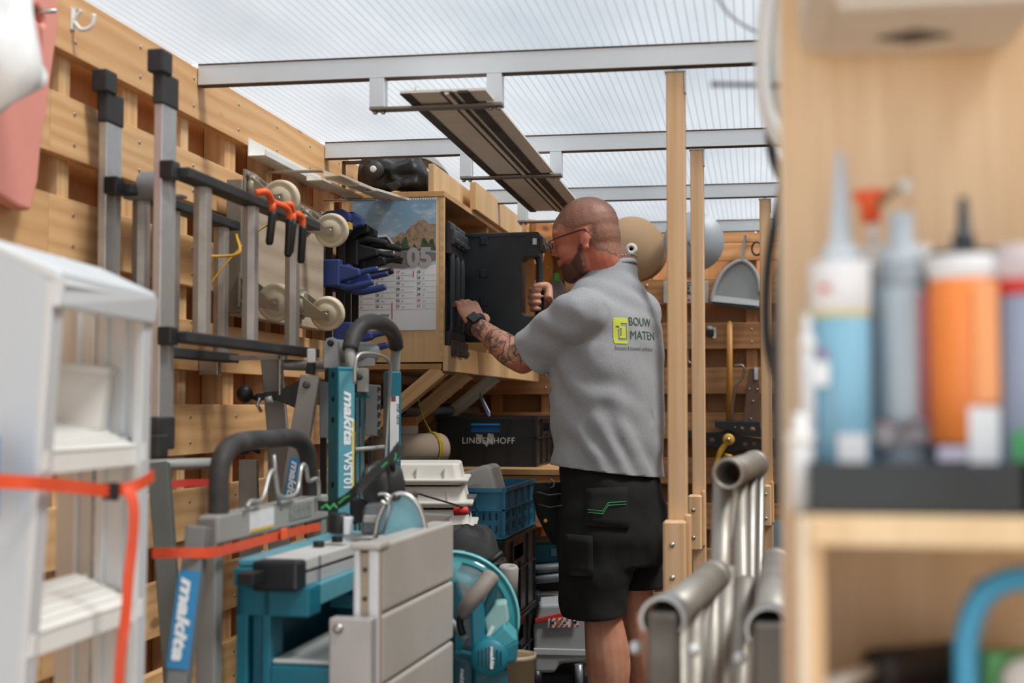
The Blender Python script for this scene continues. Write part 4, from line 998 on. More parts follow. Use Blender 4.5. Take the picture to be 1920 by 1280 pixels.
for i, z in enumerate((.913, 1.145, .68, .45, .22)):
    P = [sl_(0, .004, z), sl_(.965, .004, z), sl_(.965, .105, z, .038), sl_(0, .105, z, .038)]
    tr__ = B().prism([p-Z*.004 for p in P], Z*.004).prism([P[0]-Z*.03, P[1]-Z*.03, P[1], P[0]], Nn*.004)
    o = tr__.build('tread', WHITE, st, .001)
    b = B()
    for k in range(5): b.prism([sl_(0, .02+.017*k, z, .038*(.02+.017*k)/.105+.0002), sl_(1, .02+.017*k, z, .038*(.02+.017*k)/.105+.0002), sl_(1, .024+.017*k, z, .038*(.024+.017*k)/.105+.0002), sl_(0, .024+.017*k, z, .038*(.024+.017*k)/.105+.0002)], Z*.0015)
    b.build('grip_ridges', WHITE, o, kind='stuff')
    for w in (.01, .93): B().box(sl_(w, .003, z, -.012), (.016, .018, .030), Matrix((Nn, Wn, Z)).transposed()).build('corner_bracket', WHITE, o, .003)
P = [sl_(-.03, -.012, 1.362), sl_(.985, -.012, 1.362), sl_(.985, .080, 1.362, .042), sl_(-.03, .115, 1.362, .052)]
B().prism(P, Z*.012).prism([P[0]-Z*.035, P[1]-Z*.035, P[1], P[0]], Nn*.012).build('top_platform', mt('D8DEE3', .45, .1, .15), st, .004)
Q = [hd(88, 675, 2.08), hd(205, 688, 2.12), hd(188, 806, 2.12), hd(84, 806, 2.08)]
B().prism(Q, CF*.03).prism([hd(86, 675, 2.07), hd(206, 688, 2.11), hd(203, 704, 2.11), hd(86, 694, 2.07)], CF*.05).build('safety_catch', mt('DDDCD8', .45, .1, .2), st, .003)
B().box(hd(-34, 895, 1.735), (.001, .045, .10), Matrix((-Wn, Nn, Z)).transposed()).build('label', mt('5B9BD0', .5), st)
for k in (0, 1): B().prism([sl_(k*1.0-.03, -.01, 0), sl_(k*1.0-.03, .09, 0), sl_(k*1.0-.03, .085, .04), sl_(k*1.0-.03, -.006, .04)], Wn*.045).build('rubber_foot', RUB, st, .004)
# the strap round it
OS = mt('E2532F', .55, 0, .2, 30)
S = thing('lashing_strap', 'orange-red lashing strap round the stepladder, its long loose end hanging down', 'strap', hd(230, 1280, 1.98))
ribbon([hd(-40, 900, 1.70), hd(20, 903, 1.735), hd(75, 906, 1.765), hd(135, 912, 1.86), hd(185, 918, 1.95), hd(215, 920, 2.0)], .0175, [Z, Z, Z, Z*.55+CF*.8, Z, Z]).build('webbing', OS, S)
ribbon([hd(215, 919, 1.995), hd(245, 914, 2.04), hd(270, 903, 2.08), hd(288, 890, 2.115)], .017, [Z, Z*.5+CF*.8, Z*.9, Z]).build('webbing', OS, S)
ribbon([hd(222, 912, 1.99), hd(243, 925, 1.985), hd(251, 955, 1.98), hd(249, 1010, 1.98), hd(241, 1080, 1.98), hd(236, 1150, 1.98), hd(227, 1220, 1.98), hd(221, 1310, 1.98)], .0145, [Z, CR-Z*.5, CR, CR, CR*.9+CF*.4, CR*.7+CF*.5, CR, CR]).build('loose_end', OS, S)
bk_ = hd(208, 921, 1.985); B().box(bk_, (.022, .008, .024), Matrix((CR, CF, Z)).transposed()).build('buckle', BLK, S, .002); B().box(bk_+CR*.006-CF*.005, (.003, .004, .026), Matrix((CR, CF, Z)).transposed()).build('buckle_pin', BLK, S)
# ---- folded table saw on its stand
TS = thing('table_saw_stand', 'grey folding saw stand with a black foam handle, standing behind the stepladder', 'saw stand', L3(-.5, 2.75, 0))
n0 = L3(-.528, 2.5, 0); f0 = L3(-.424, 3.1, 0); av = (f0-n0).normalized(); bv_ = V((av.y, -av.x, 0)); TR = Matrix((av, bv_, Z)).transposed(); TL_ = (f0-n0).length
def ts(a, b_, z): return n0+av*a+bv_*b_+Z*z
GR = mt('8D8F8E', .5, .15, .3, 8, '73726F')
B().box(ts(0, 0, .505), (.034, .036, 1.01), TR).build('upright', GR, TS, .003); B().box(ts(TL_, 0, .505), (.034, .036, 1.01), TR).build('upright', GR, TS, .003)
for z in (.96, .70): B().lathe([(.007, 0), (.007, .004), (.003, .006)], ts(0, .018, z), bv_, 10).build('bolt', BLK, TS)
for z in (.955, .715): B().lathe([(.006, 0), (.006, .004)], ts(-.017, 0, z), -av, 10).build('bolt', DGREY, TS)
bm_ = B().box(ts(TL_/2, .003, .988), (TL_+.03, .038, .05), TR).build('cross_beam', mt('A3A4A0', .5, .15, .35, 6, '7E7D78'), TS, .004)
lb = B().box(ts(.20, .023, .990), (.135, .0006, .038), TR).build('warning_label', mt('D9DADD', .5, 0, .25, 60, '9FA3A8'), bm_); B().box(ts(.20, .0236, .974), (.13, .0004, .006), TR).build('yellow_band', mt('D2B45A', .5), bm_)
B().box(ts(.43, .023, .990), (.14, .0006, .03), TR).build('worn_label', mt('8E8E8B', .6, 0, .9, 90, '5F605F'), bm_)
FO = mt('2A2A2B', .62, 0, .55, 14, '55524F')
P = bez([ts(.04, 0, 1.0), ts(.04, 0, 1.075), ts(.06, 0, 1.115), ts(.13, 0, 1.136), ts(.30, 0, 1.140), ts(.45, 0, 1.138), ts(.53, 0, 1.115), ts(.56, 0, 1.06), ts(.57, 0, 1.0)], 6)
B().tube(P, .0185, 16).build('foam_handle', FO, TS)
W_ = B(); W_.tube(bez([ts(.10, .03, 1.02), ts(.12, .03, 1.03), ts(.18, .03, 1.03), ts(.22, .03, 1.075), ts(.25, .03, 1.075), ts(.28, .03, 1.03), ts(.38, .03, 1.03), ts(.41, .03, 1.08), ts(.44, .03, 1.08), ts(.46, .03, 1.05), ts(.52, .03, 1.05), ts(.53, .03, 1.0)], 4), .0045, 8)
W_.build('wire_holder', mt('B9BAB8', .4, .6, .3), TS); B().tube([ts(.27, .02, 1.11), ts(.31, .02, 1.0)], .004, 8).build('wire_holder', STEEL, TS)
# slanted front leg with maker's label
lt, lb_ = hd(373, 986, 2.42), hd(300, 1560, 2.36)
fr = frame((lt+lb_)/2, lb_-lt, CF); LL = (lb_-lt).length
leg_ = B(fr).box((0, 0, 0), (LL, .034, .05)).build('leg', mt('7E807F', .5, .15, .3), TS, .003)
def makita_label(p_top, p_bot, wd, face, parent, bg, fg, s='makita', bold=.004, txt=True, ks=1.0):
    """flat label whose lettering reads downward; face is the outward normal"""
    dn = (p_bot-p_top).normalized(); L = (p_bot-p_top).length; up = face.cross(dn).normalized()*-1
    up = dn.cross(face)*-1
    M3 = Matrix((dn, up, dn.cross(up))).transposed()
    if bg: B().box((p_top+p_bot)/2, (L, wd, .0012), M3).build('label', bg, parent)
    if txt: text(s, p_top+dn*L*.07-up*wd*.30+face*.0012, dn, up, wd*.80*ks, fg, parent, shear=.25, bold=wd*.035, width=L*.86, ext=.0004)
LBL = mt('2E86BD', .5, 0, .1); LWH = mt('E9EEF2', .5, 0, .1)
dn = (lb_-lt).normalized(); fc = (-CF-dn*(-CF).dot(dn)).normalized()
pt, pb = hd(362, 1063, 2.42)-CF*.04, hd(340, 1230, 2.42)-CF*.04
makita_label(lt+dn*.075+fc*.0265, lt+dn*.235+fc*.0265, .036, fc, leg_, LBL, LWH)
l2 = board('leg', hd(298, 868, 2.95), hd(352, 1600, 2.8), .03, .04, CF, mt('5D605D', .5, .1, .3), TS)
tb_ = B().pipe(hd(255, 872, 3.0), hd(412, 868, 3.2), .0125, .010, 14).build('rear_tube', GREYL, TS)
# red strap across it
S = thing('lashing_strap', 'red and orange lashing strap tied across the grey saw stand', 'strap', hd(380, 1045, 2.4))
ribbon([hd(285, 1037, 2.38), hd(340, 1036, 2.375), hd(390, 1036, 2.40), hd(425, 1030, 2.48), hd(470, 1018, 2.62), hd(530, 1002, 2.82), hd(600, 986, 3.06)], .017, [Z]*7).build('webbing', OS, S)
B().box(hd(532, 1001, 2.80), (.03, .006, .022), TR).build('buckle', ORG, S, .002)
S2 = thing('lashing_strap', 'dark red strap tied between the wall and the saw stand, behind the foam handle', 'strap', hd(350, 910, 3.1))
ribbon([hd(295, 912, 3.0), hd(340, 906, 3.05), hd(395, 905, 3.15), hd(430, 912, 3.2)], .016, [Z, Z*.8+CF*.3, Z, Z]).build('webbing', mt('B8332A', .6), S2)
# ---- teal saw body hanging in the stand
SB = thing('table_saw', 'teal table saw with a silver sliding fence and an open side, standing upright in the grey stand', 'table saw', L3(-.42, 2.8, 0)); SB['label'] = 'teal table saw with a silver sliding fence and a round black opening in its side'
def bo(nm, a0, a1, b0, b1, z0, z1, m, par=None, bev=.003):
    c = ts((a0+a1)/2, (b0+b1)/2, (z0+z1)/2); return B().box(c, (a1-a0, b1-b0, z1-z0), TR).build(nm, m, par or SB, bev)
bo('table_top', .06, .66, .028, .125, .918, .932, TEALL, bev=.004); bo('top_edge', .04, .66, .028, .135, .885, .917, TEAL)
bo('end_post', .05, .12, .03, .052, 0, .885, TEAL); bo('end_post', .058, .12, .058, .075, 0, .885, mt('0C6074', .45, 0, .3)); bo('end_post', .05, .12, .078, .094, 0, .885, TEAL)
bo('top_beam', .05, .12, .030, .165, .832, .884, TEAL); bo('side_beam', .12, .60, .145, .165, .845, .884, TEALL); bo('back_panel', .10, .66, .03, .045, 0, .885, mt('0B5A6D', .5, 0, .3))
bo('far_panel', .60, .64, .045, .235, 0, .885, TEAL); bo('inner_shelf', .06, .60, .094, .235, .748, .756, mt('C7CBC9', .5, 0, .3)); bo('cross_bar', .40, .43, .094, .235, .80, .83, TEAL)
bo('lower_panel', .05, .075, .094, .238, .0, .746, TEAL)
c = ts(.0495, .178, .655); B().lathe([(.0, .0005), (.048, .0005), (.051, .002), (.053, 0)], c, -av, 36, sx=1.25, sy=1.0).build('round_opening', mt('0B0C0D', .7), SB)
c = ts(.0485, .195, .665); B().box(c, (.002, .02, .015), TR).build('opening_edge', mt('4A3F38', .6), SB)
# fence
fp0, fp1 = L3(-.425, 2.50, .92), L3(-.305, 3.08, .92); fv = (fp1-fp0).normalized(); fb = V((fv.y, -fv.x, 0)); FR = Matrix((fv, fb, Z)).transposed(); FLn = (fp1-fp0).length
FE = thing('fence', 'silver saw fence with a black end cap', 'fence', fp0); 
def fo(nm, a0, a1, b0, b1, z0, z1, m, bev=.002): return B().box(fp0+fv*(a0+a1)/2+fb*(b0+b1)/2+Z*(z0+z1)/2, (a1-a0, b1-b0, z1-z0), FR).build(nm, m, FE, bev)
FEn = FE
FE = SB
fo('fence_profile', .03, FLn, -.03, .05, -.008, .0125, mt('D7D6D2', .45, .2, .2)); fo('fence_profile', .03, FLn, -.028, .046, -.036, -.014, mt('C9CACA', .45, .3, .2)); fo('fence_core', .03, FLn, -.024, .04, -.014, -.008, DGREY)
fo('end_cap', 0, .05, -.032, .053, -.040, .013, BLKG, .006); fo('rail_joint', .12, .124, .0505, .0515, -.036, .012, BLK, 0)
fo('slide_stop', -.06, .0, -.035, -.005, -.022, -.002, BLK)
fo('lower_lip', .10, FLn, .01, .04, -.055, -.042, mt('9D9891', .5, .2, .5))
for a in (.26, .37): B().cyl(fp0+fv*a+fb*.0+Z*.012, fp0+fv*a+Z*.024, .011, n=16).build('knob', BLK, SB, .001)
bpy.data.objects.remove(FEn)
# ---- silver folding work platform: three boards on edge
WP = thing('folding_ramp', 'silver aluminium ramp folded on edge, three wide planks facing the aisle', 'ramp', L3(-.18, 2.75, 0))
q0 = L3(-.225, 2.5, 0); q1 = L3(-.122, 3.0, 0); qv = (q1-q0).normalized(); qb = V((qv.y, -qv.x, 0)); QR = Matrix((qv, qb, Z)).transposed(); QL = (q1-q0).length
SIL = mt('C4C0BA', .42, .25, .3, 5, 'A29D96')
def qo(nm, a0, a1, b0, b1, z0, z1, m, bev=.003): return B().box(q0+qv*(a0+a1)/2+qb*(b0+b1)/2+Z*(z0+z1)/2, (a1-a0, b1-b0, z1-z0), QR).build(nm, m, WP, bev, 3)
for k in range(8): qo('plank', 0, QL, -.05, 0, .963-.124*(k+1)+.004, .963-.124*k, SIL, .007)
qo('backing', .01, QL-.01, -.045, -.01, .02, .955, mt('8C8984', .5, .2))
qo('channel', -.03, -.018, -.045, -.033, .02, .955, ALUW); qo('channel', -.03, -.018, -.018, .0, .02, .955, ALUW); qo('channel', -.022, -.002, -.045, .0, .02, .95, mt('B5A48C', .5, .2)); qo('channel_cap', -.034, .03, -.05, .004, .955, .966, SIL, .003)
for z in (.92, .80, .87): B().lathe([(.004, 0), (.004, .003)], q0-qv*.022-qb*.026+Z*z, -qv, 10).build('bolt', BLK, WP)
qo('end_box', -.07, -.035, -.075, .0, .0, .842, mt('BBB8B8', .4, .4, .35, 6), .003); B().lathe([(.009, 0), (.009, .004), (.004, .007)], q0-qv*.07-qb*.058+Z*.825, -qv, 14).build('bolt', STEEL, WP)
# ---- tall teal mitre-saw trolley
MS = thing('saw_trolley', 'tall teal wheeled saw stand with white lettering down its post and a foam handle', 'saw stand', L3(-.36, 3.5, 0))
def teal_post(px, d, ztop, ang, w1, w2, nm='post'):
    c = hd(px, 800, d); c.z = ztop/2; ca_, sa_ = math.cos(ang), math.sin(ang); a = CR*ca_+CF*sa_; b = -CR*sa_+CF*ca_; Rm = Matrix((a, b, Z)).transposed()
    o = B().box(c, (w1, w2, ztop), Rm).build(nm, TEAL, MS, .004); return o, c, a, b
o, c, a, b_ = teal_post(640, 3.3, hd(640, 688, 3.3).z, .60, .046, .05)
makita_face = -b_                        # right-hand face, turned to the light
B().box(c-b_*.0256+Z*.0, (.040, .0008, c.z*2-.02), Matrix((a, b_, Z)).transposed()).build('lit_face_tint', TEALL, MS)  # paler teal laid over this face: the light on it is put into the colour
ztop = c.z*2
text('makita', c-b_*.0262+a*-.006+Z*(ztop-.055-c.z), -Z, a, .034, LWH, MS, shear=.25, bold=.0012, width=.125)
text('WST01', c-b_*.0262+a*-.006+Z*(ztop-.195-c.z), -Z, a, .030, LWH, MS, bold=.0008, width=.085)
B().box(c-b_*.0262+a*.0165+Z*(ztop-.20-c.z), (.006, .0008, .15), Matrix((a, b_, Z)).transposed()).build('ruler_strip', mt('E0CD6A', .6, 0, .3, 60, '8A7F3C'), MS)
for py in (703, 748, 787, 907):
    z = 1.2-(py-765)*3.3/2667; B().lathe([(0, .0008), (.0068, .0008), (.0068, 0)], V((c.x, c.y, 0))-a*.0232+b_*-.002+Z*z, -a, 14).build('pin_hole', mt('08090A', .8), MS)
o2, c2, a2, b2_ = teal_post(735, 3.74, hd(735, 696, 3.74).z, .35, .038, .045)
zt2 = c2.z*2; lbp = B().box(c2-b2_*.0232+Z*(zt2-.15-c2.z), (.024, .0008, .17), Matrix((a2, b2_, Z)).transposed()).build('warning_label', mt('E3E4E6', .5), MS)
for dz in (-.078, .078): B().box(c2-b2_*.0238-a2*.003+Z*(zt2-.15+dz-c2.z), (.012, .0006, .014), Matrix((a2, b2_, Z)).transposed()).build('warning_symbol', mt('7A4A3E', .6), MS)
text('STOP - NOTE', c2-b2_*.0238+a2*.006+Z*(zt2-.085-c2.z), -Z, a2, .009, DGREY, MS)
ft = [hd(662, 700, 3.36), hd(656, 662, 3.36), hd(664, 628, 3.38), hd(684, 606, 3.42), hd(706, 604, 3.5), hd(730, 616, 3.62), hd(742, 642, 3.7), hd(740, 700, 3.74)]
B().tube(bez(ft, 6)[7:-5], .0195, 16).build('foam_handle', mt('343435', .55, 0, .5, 14, '5A5652'), MS); B().tube(bez(ft, 6), .013, 12).build('handle_tube', GREYL, MS)
B().tube(bez([hd(665, 720, 3.25), hd(666, 685, 3.25), hd(672, 666, 3.26), hd(690, 662, 3.3), hd(716, 667, 3.45), hd(729, 678, 3.5), hd(732, 700, 3.52), hd(728, 770, 3.55), hd(723, 860, 3.55), hd(720, 910, 3.55)], 5), .0042, 8).build('wire_bow', mt('C2C3C3', .35, .7, .3), MS)
Gm = mt('95989A', .45, .2, .3)
g_ = B(); g_.prism([hd(606, 690, 3.42), hd(606, 645, 3.42), hd(612, 634, 3.42), hd(624, 632, 3.42), hd(634, 640, 3.42), hd(636, 690, 3.42)], CF*.03).build('bearing_block', Gm, MS, .002)
B().cyl(hd(622, 655, 3.46), hd(700, 662, 3.56), .026, n=24).build('roller', mt('8F9496', .5, .1, .3), MS, .003); B().prism([hd(636, 668, 3.5), hd(702, 672, 3.52), hd(702, 686, 3.52), hd(636, 688, 3.5)], CF*.02).build('roller_bracket', Gm, MS, .001)
B().lathe([(.008, 0), (.008, .006), (.004, .01)], hd(620, 643, 3.42), -CF, 12).build('bolt', BLK, MS)
B().prism([hd(669, 690, 3.45), hd(688, 690, 3.45), hd(688, 735, 3.45), hd(669, 735, 3.45)], CF*.05).build('square_bar', GREYL, MS, .002); B().lathe([(.009, 0), (.009, .005), (.004, .008)], hd(674, 706, 3.445), -CF, 12).build('bolt', DGREY, MS)
B().prism([hd(598, 716, 3.5), hd(618, 716, 3.5), hd(618, 822, 3.5), hd(599, 820, 3.5)], CF*.03).build('side_plate', mt('83888C', .5, .1, .3), MS, .002)
pl_ = B().prism([hd(685, 720, 3.6), hd(712, 722, 3.6), hd(710, 818, 3.6), hd(684, 816, 3.6)], CF*.03).build('height_rack', mt('787B7D', .5, .1, .3), MS, .002)
for k in range(6): B().prism([hd(708, 724+16*k, 3.6), hd(714, 727+16*k, 3.6), hd(710, 737+16*k, 3.6), hd(706, 735+16*k, 3.6)], CF*.02).build('tooth', BLK, pl_)
B().cyl(hd(664, 843, 3.5), hd(720, 838, 3.6), .006, n=12).build('cross_rod', GREYL, MS); B().prism([hd(655, 735, 3.5), hd(693, 738, 3.5), hd(693, 746, 3.5), hd(655, 744, 3.5)], CF*.03).build('teal_bracket', TEAL, MS, .002)
for pxa, pxb, m in ((600, 611, BLK), (667, 673, TEALL), (676, 682, TEALL), (690, 697, mt('23201F', .6))):
    B().prism([hd(pxa, 745 if m is TEALL else 820, 3.62), hd(pxb, 745 if m is TEALL else 820, 3.62), hd(pxb, 1690, 3.62), hd(pxa, 1690, 3.62)], CF*.02).build('inner_rod', m, MS)
b = B().box(L3(-.35, 3.52, .06), (.5, .16, .04), Matrix((CF, CR, Z)).transposed()).build('foot_frame', TEAL, MS, .006)
for s in (-1, 1): B().lathe([(.02, -.018), (.085, -.02), (.09, 0), (.085, .02), (.02, .018)], L3(-.35+s*.10, 3.72, .09), CR, 28).build('wheel', RUB, MS)
# ---- grey folding legs between trolley and wall
GL = thing('folding_trestle', 'grey steel trestle with black clamp levers, folded between the wall and the teal stand', 'trestle', hd(530, 1600, 3.5))
def leg4(p, d, nm='leg', m=None, th=.03):
    return B().prism([hd(x, y, d) for x, y in p], CF*th).build(nm, m or mt('8C8782', .45, .3, .3, 6, '6F6A65'), GL, .002)
leg4([(488, 671), (526, 671), (540, 830), (545, 1560), (505, 1560), (502, 830)], 3.55); leg4([(524, 671), (528, 671), (545, 860), (541, 860)], 3.54, 'light_edge', ALUW, .01)
l2_ = leg4([(563, 702), (599, 706), (578, 835), (560, 960), (520, 960), (543, 815)], 3.42)
leg4([(447, 862), (480, 862), (500, 1500), (450, 1500)], 3.5); 
B().lathe([(.009, 0), (.009, .006), (.004, .008)], hd(575, 721, 3.42), -CF, 12).build('bolt', DGREY, GL)
leg4([(478, 738), (520, 733), (562, 712), (560, 768), (520, 750), (484, 750)], 3.46, 'clamp_arm', BLK)
leg4([(572, 700), (578, 664), (590, 664), (588, 702)], 3.44, 'clamp_arm', BLK)
for x, y in ((459, 738), (457, 835)): 
    k = B(); k.ball(hd(x, y, 3.45), (.02, .02, .022)); k.cyl(hd(x, y, 3.45), hd(x+30, y+12, 3.47), .006, n=10); k.build('knob', BLK, GL)
B().tube([hd(487, 745, 3.44), hd(482, 758, 3.44), hd(490, 772, 3.44)], .004, 8).build('lever', STEEL, GL); B().cyl(hd(498, 751, 3.44), hd(510, 748, 3.44), .009, n=12).build('sleeve', GREYL, GL)
B().cyl(hd(526, 683, 3.5), hd(606, 687, 3.6), .0135, n=16).build('cross_tube', mt('A09C97', .5, .5, .5), GL); B().box(hd(584, 667, 3.42), (.02, .02, .034), Matrix((CR, CF, Z)).transposed()).build('clamp_block', mt('D2D3D2', .5), GL, .003)
dn = (hd(538, 945, 3.4)-hd(556, 858, 3.4)).normalized()
makita_label(hd(556, 858, 3.40), hd(542, 945, 3.40), .030, -CF, GL, LBL, LWH)
# ------------------------------------------------------------------ middle: crates, saws, tubs
C3 = Matrix((CR, CF, Z)).transposed()
# black router head strapped to the trolley
RT = thing('router', 'black cylindrical power tool strapped in front of the teal post', 'power tool', hd(700, 965, 3.0))
p0, p1 = hd(701, 884, 2.92), hd(704, 950, 3.0); ax = (p1-p0).normalized()
B().lathe([(.007, .012), (.008, -.002), (.017, -.002), (.024, .006), (.027, .018), (.028, .05), (.025, .075), (.012, .09)], p0, ax, 28).build('collet_cap', mt('3A3A3C', .5, 0, .5, 20, '6A6864'), RT)
B().lathe([(.0, 0), (.025, .004), (.040, .02), (.045, .05), (.044, .085), (.034, .105), (.0, .112)], hd(718, 868, 2.99), (hd(722, 950, 3.03)-hd(718, 868, 2.99)).normalized(), 28).build('housing', mt('303134', .5, 0, .4, 12), RT)
B().prism([hd(655, 930, 2.98), hd(690, 940, 2.98), hd(700, 975, 2.98), hd(655, 985, 2.98)], CF*.03).build('base', BLK, RT, .006)
S = thing('ratchet_strap', 'dark strap with green stitching slung from the teal trolley round the black tool', 'strap', hd(620, 955, 2.9))
ribbon([hd(596, 948, 2.92), hd(622, 948, 2.9), hd(645, 938, 2.88), hd(672, 915, 2.85), hd(706, 882, 2.88), hd(728, 862, 2.92), hd(748, 835, 2.98)], .020, [Z]*7).build('webbing', mt('2C2E2C', .7), S)
for pts in ([(602, 953), (612, 946), (618, 954), (626, 945), (632, 952)], [(635, 944), (648, 932), (655, 930), (662, 917)], [(716, 876), (726, 866)]):
    B().tube([hd(x, y, 2.865) for x, y in pts], .0025, 5).build('stitching', mt('35A35B', .7), S)
ribbon([hd(748, 836, 2.97), hd(744, 856, 2.96), hd(734, 872, 2.95), hd(728, 882, 2.95)], .026, [CR+Z]*4).build('loose_end', mt('3B3C3A', .6), S); B().box(hd(741, 857, 2.955), (.006, .002, .018), C3).build('green_patch', mt('43B06A', .7), S)
# plunge saw with silver guard
PS = thing('hand_saw_machine', 'silver and teal hand-held circular saw lying behind the ramp', 'circular saw', hd(700, 1000, 2.85)); PS.name = 'circular_saw'
B().lathe([(.0, 0), (.018, 0), (.021, .006), (.021, .035), (.016, .04)], hd(636, 1000, 2.8), Z, 20).build('knob', BLK, PS); B().prism([hd(643, 968, 2.78), hd(660, 970, 2.78), hd(656, 1003, 2.78), hd(643, 1003, 2.78)], CF*.03).build('knob_face', ALUW, PS, .003)
B().prism([hd(684, 946, 2.86), hd(718, 944, 2.86), hd(722, 962, 2.86), hd(716, 1002, 2.86), hd(676, 1002, 2.86), hd(680, 960, 2.86)], CF*.07).build('gear_housing', mt('63676A', .4, .3, .4), PS, .005); B().prism([hd(682, 966, 2.85), hd(717, 966, 2.85), hd(716, 980, 2.85), hd(680, 980, 2.85)], CF*.01).build('light_band', GREYL, PS, .002)
b = B(); gc = hd(752, 1012, 2.84); rr = .088
b.prism([gc+CR*rr*math.cos(a)*.55+Z*rr*math.sin(a) for a in [PI-.2-i*(PI-.5)/16 for i in range(17)]]+[gc+CR*.02, gc-CR*.02], CF*.006); b.build('blade_guard', mt('7FB3BF', .4, .1, .3), PS)
b = B(); b.tube([gc+CR*(rr+.004)*math.cos(a)*.55+Z*(rr+.004)*math.sin(a)-CF*.004 for a in [PI-i*PI/18 for i in range(19)]], .005, 8); b.build('guard_rim', mt('C9C8C5', .3, .8, .2), PS)
b = B(); b.tube(bez([hd(708, 927, 2.82), hd(722, 926, 2.82), hd(732, 934, 2.82), hd(724, 944, 2.82), hd(714, 938, 2.82)], 4), .0035, 8); b.build('hanging_ring', STEEL, PS)
B().cyl(hd(738, 933, 2.83), hd(780, 926, 2.9), .007, n=12).build('guard_lever', mt('4F4A47', .5, .2), PS, .002); B().tube([hd(722, 925, 2.83), hd(730, 950, 2.83), hd(716, 1000, 2.83)], .004, 8).build('guard_lever', ALU, PS)
B().prism([hd(765, 962, 2.95), hd(845, 966, 3.1), hd(843, 975, 3.1), hd(765, 1010, 2.95)], CF*.02).build('base_plate', ALU, PS, .001)
# paint roller
PR = thing('paint_roller', 'paint roller with a thin wire handle and red grip, lying against the white tubs', 'paint roller', hd(860, 962, 3.9))
B().tube([hd(775, 922, 3.55), hd(800, 930, 3.6), hd(850, 945, 3.75), hd(870, 952, 3.8), hd(876, 958, 3.8)], .0025, 8).build('wire', mt('4A4541', .4, .6), PR); B().lathe([(.0, 0), (.010, .001), (.0115, .01), (.0115, .04), (.0, .042)], hd(879, 957, 3.8), -CR*.98-CF*.1-Z*.04, 16).build('red_grip', RED, PR)
# white mortar tubs, stacked
tubl = ['uppermost white plastic tub, upside down on the stack by the teal stand', 'white plastic tub second from the top of the stack', 'white plastic tub third from the top of the stack', 'dusty white plastic tub at the bottom of the stack in view']
def tub(zb_, h, w0, w1, dd, lab, cx_, cd, m):
    t = thing('plastic_tub', lab, 'tub', L3(cx_, cd, zb_), 'stacked white tubs'); b = B(); c = L3(cx_, cd, 0)
    R_ = []
    for z, k in ((0, 1), (h, w1/w0)):
        R_.append([c+CR*x*w0/2*k+CF*y*dd/2*k+Z*(zb_+z) for x, y in ((-1, -.85), (-.9, -1), (.9, -1), (1, -.85), (1, .85), (.9, 1), (-.9, 1), (-1, .85))])
    b.loft(R_, sm=False); b.build('body', m, t, .006)
    b = B(); b.box(c+Z*(zb_+.012), (w0+.03, dd+.03, .010), C3); r_ = b.build('rim', m, t, .004)
    for k in range(3): B().box(c+Z*(zb_+h*.5)+CR*(w0*.3*(k-1))-CF*(dd/2*.97), (.004, .006, h*.6), C3).build('rib', m, r_)
    return t
WT = mt('D9D6CF', .5, 0, .3, 5, 'B9B4AA')
zz = [.99, .925, .865, .80]
tub(.985, .060, .26, .235, .30, tubl[0], -.268, 4.15, WT); tub(.922, .058, .275, .25, .31, tubl[1], -.262, 4.15, WT); tub(.855, .060, .285, .26, .32, tubl[2], -.258, 4.15, WT); tub(.785, .065, .27, .245, .30, tubl[3], -.26, 4.15, mt('C9BCA6', .6, 0, .4, 5))
b = B(); c = L3(-.26, 4.15, 0); b.box(c+Z*.39+CF*.05, (.28, .24, .78), C3); bx = b.build('cardboard_box', mt('8D8478', .8, 0, .3), None, .004); tag(bx, 'plain grey-brown box under the stack of white tubs', 'box')
for s in (-1,): B().box(c+Z*.76-CF*.071, (.28, .002, .03), C3).build('tape', mt('A79A88', .5), bx)
# fabric rolls
for i, (pa, da, pb, db, r, m, lab) in enumerate((((700, 844), 4.75, (828, 841), 4.92, .054, mt('A39382', .85, 0, .3, 8), 'thick beige fabric roll tied with yellow cord, under the cabinet'), ((690, 806), 4.88, (766, 803), 5.06, .047, mt('C3BEB3', .8, 0, .2, 8), 'pale grey fabric roll lying above the beige one'))):
    t = thing('fabric_roll', lab, 'roll', hd(pb[0], pb[1], db)-Z*r, 'fabric rolls'); a, b_ = hd(*pa, da), hd(*pb, db); ax = (b_-a).normalized()
    B().lathe([(0, 0), (r, 0), (r*1.01, .1), (r*.99, (b_-a).length*.6), (r, (b_-a).length-.01), (r*.93, (b_-a).length), (0, (b_-a).length)], a, ax, 32).build('cloth', m, t)
    sp = B(); e1_, e2_ = ax.orthogonal().normalized(), None; e2_ = ax.cross(e1_)
    sp.tube([b_+ax*.001+(e1_*math.cos(k*.35)+e2_*math.sin(k*.35))*(.008+r*.86*k/80) for k in range(81)], .0012, 5); sp.build('spiral_edge', mt('8B7C6C', .8), t)
    if i == 0:
        c = b_-ax*.045
        for k in range(3): B().tube([c+ax*.006*k+(e1_*math.cos(q)+e2_*math.sin(q))*(r+.003) for q in [2*PI*j/30 for j in range(30)]], .0028, 6, closed=True).build('cord', mt('C2A53A', .8), t)
        B().tube(bez([c+Z*(r+.003), c+Z*.12-CR*.03, c+Z*.22-CR*.055], 5), .0025, 6).build('cord', mt('C2A53A', .8), t); B().ball(c-CF*.056-Z*.01, (.008, .006, .012)).build('knot', BLK, t)
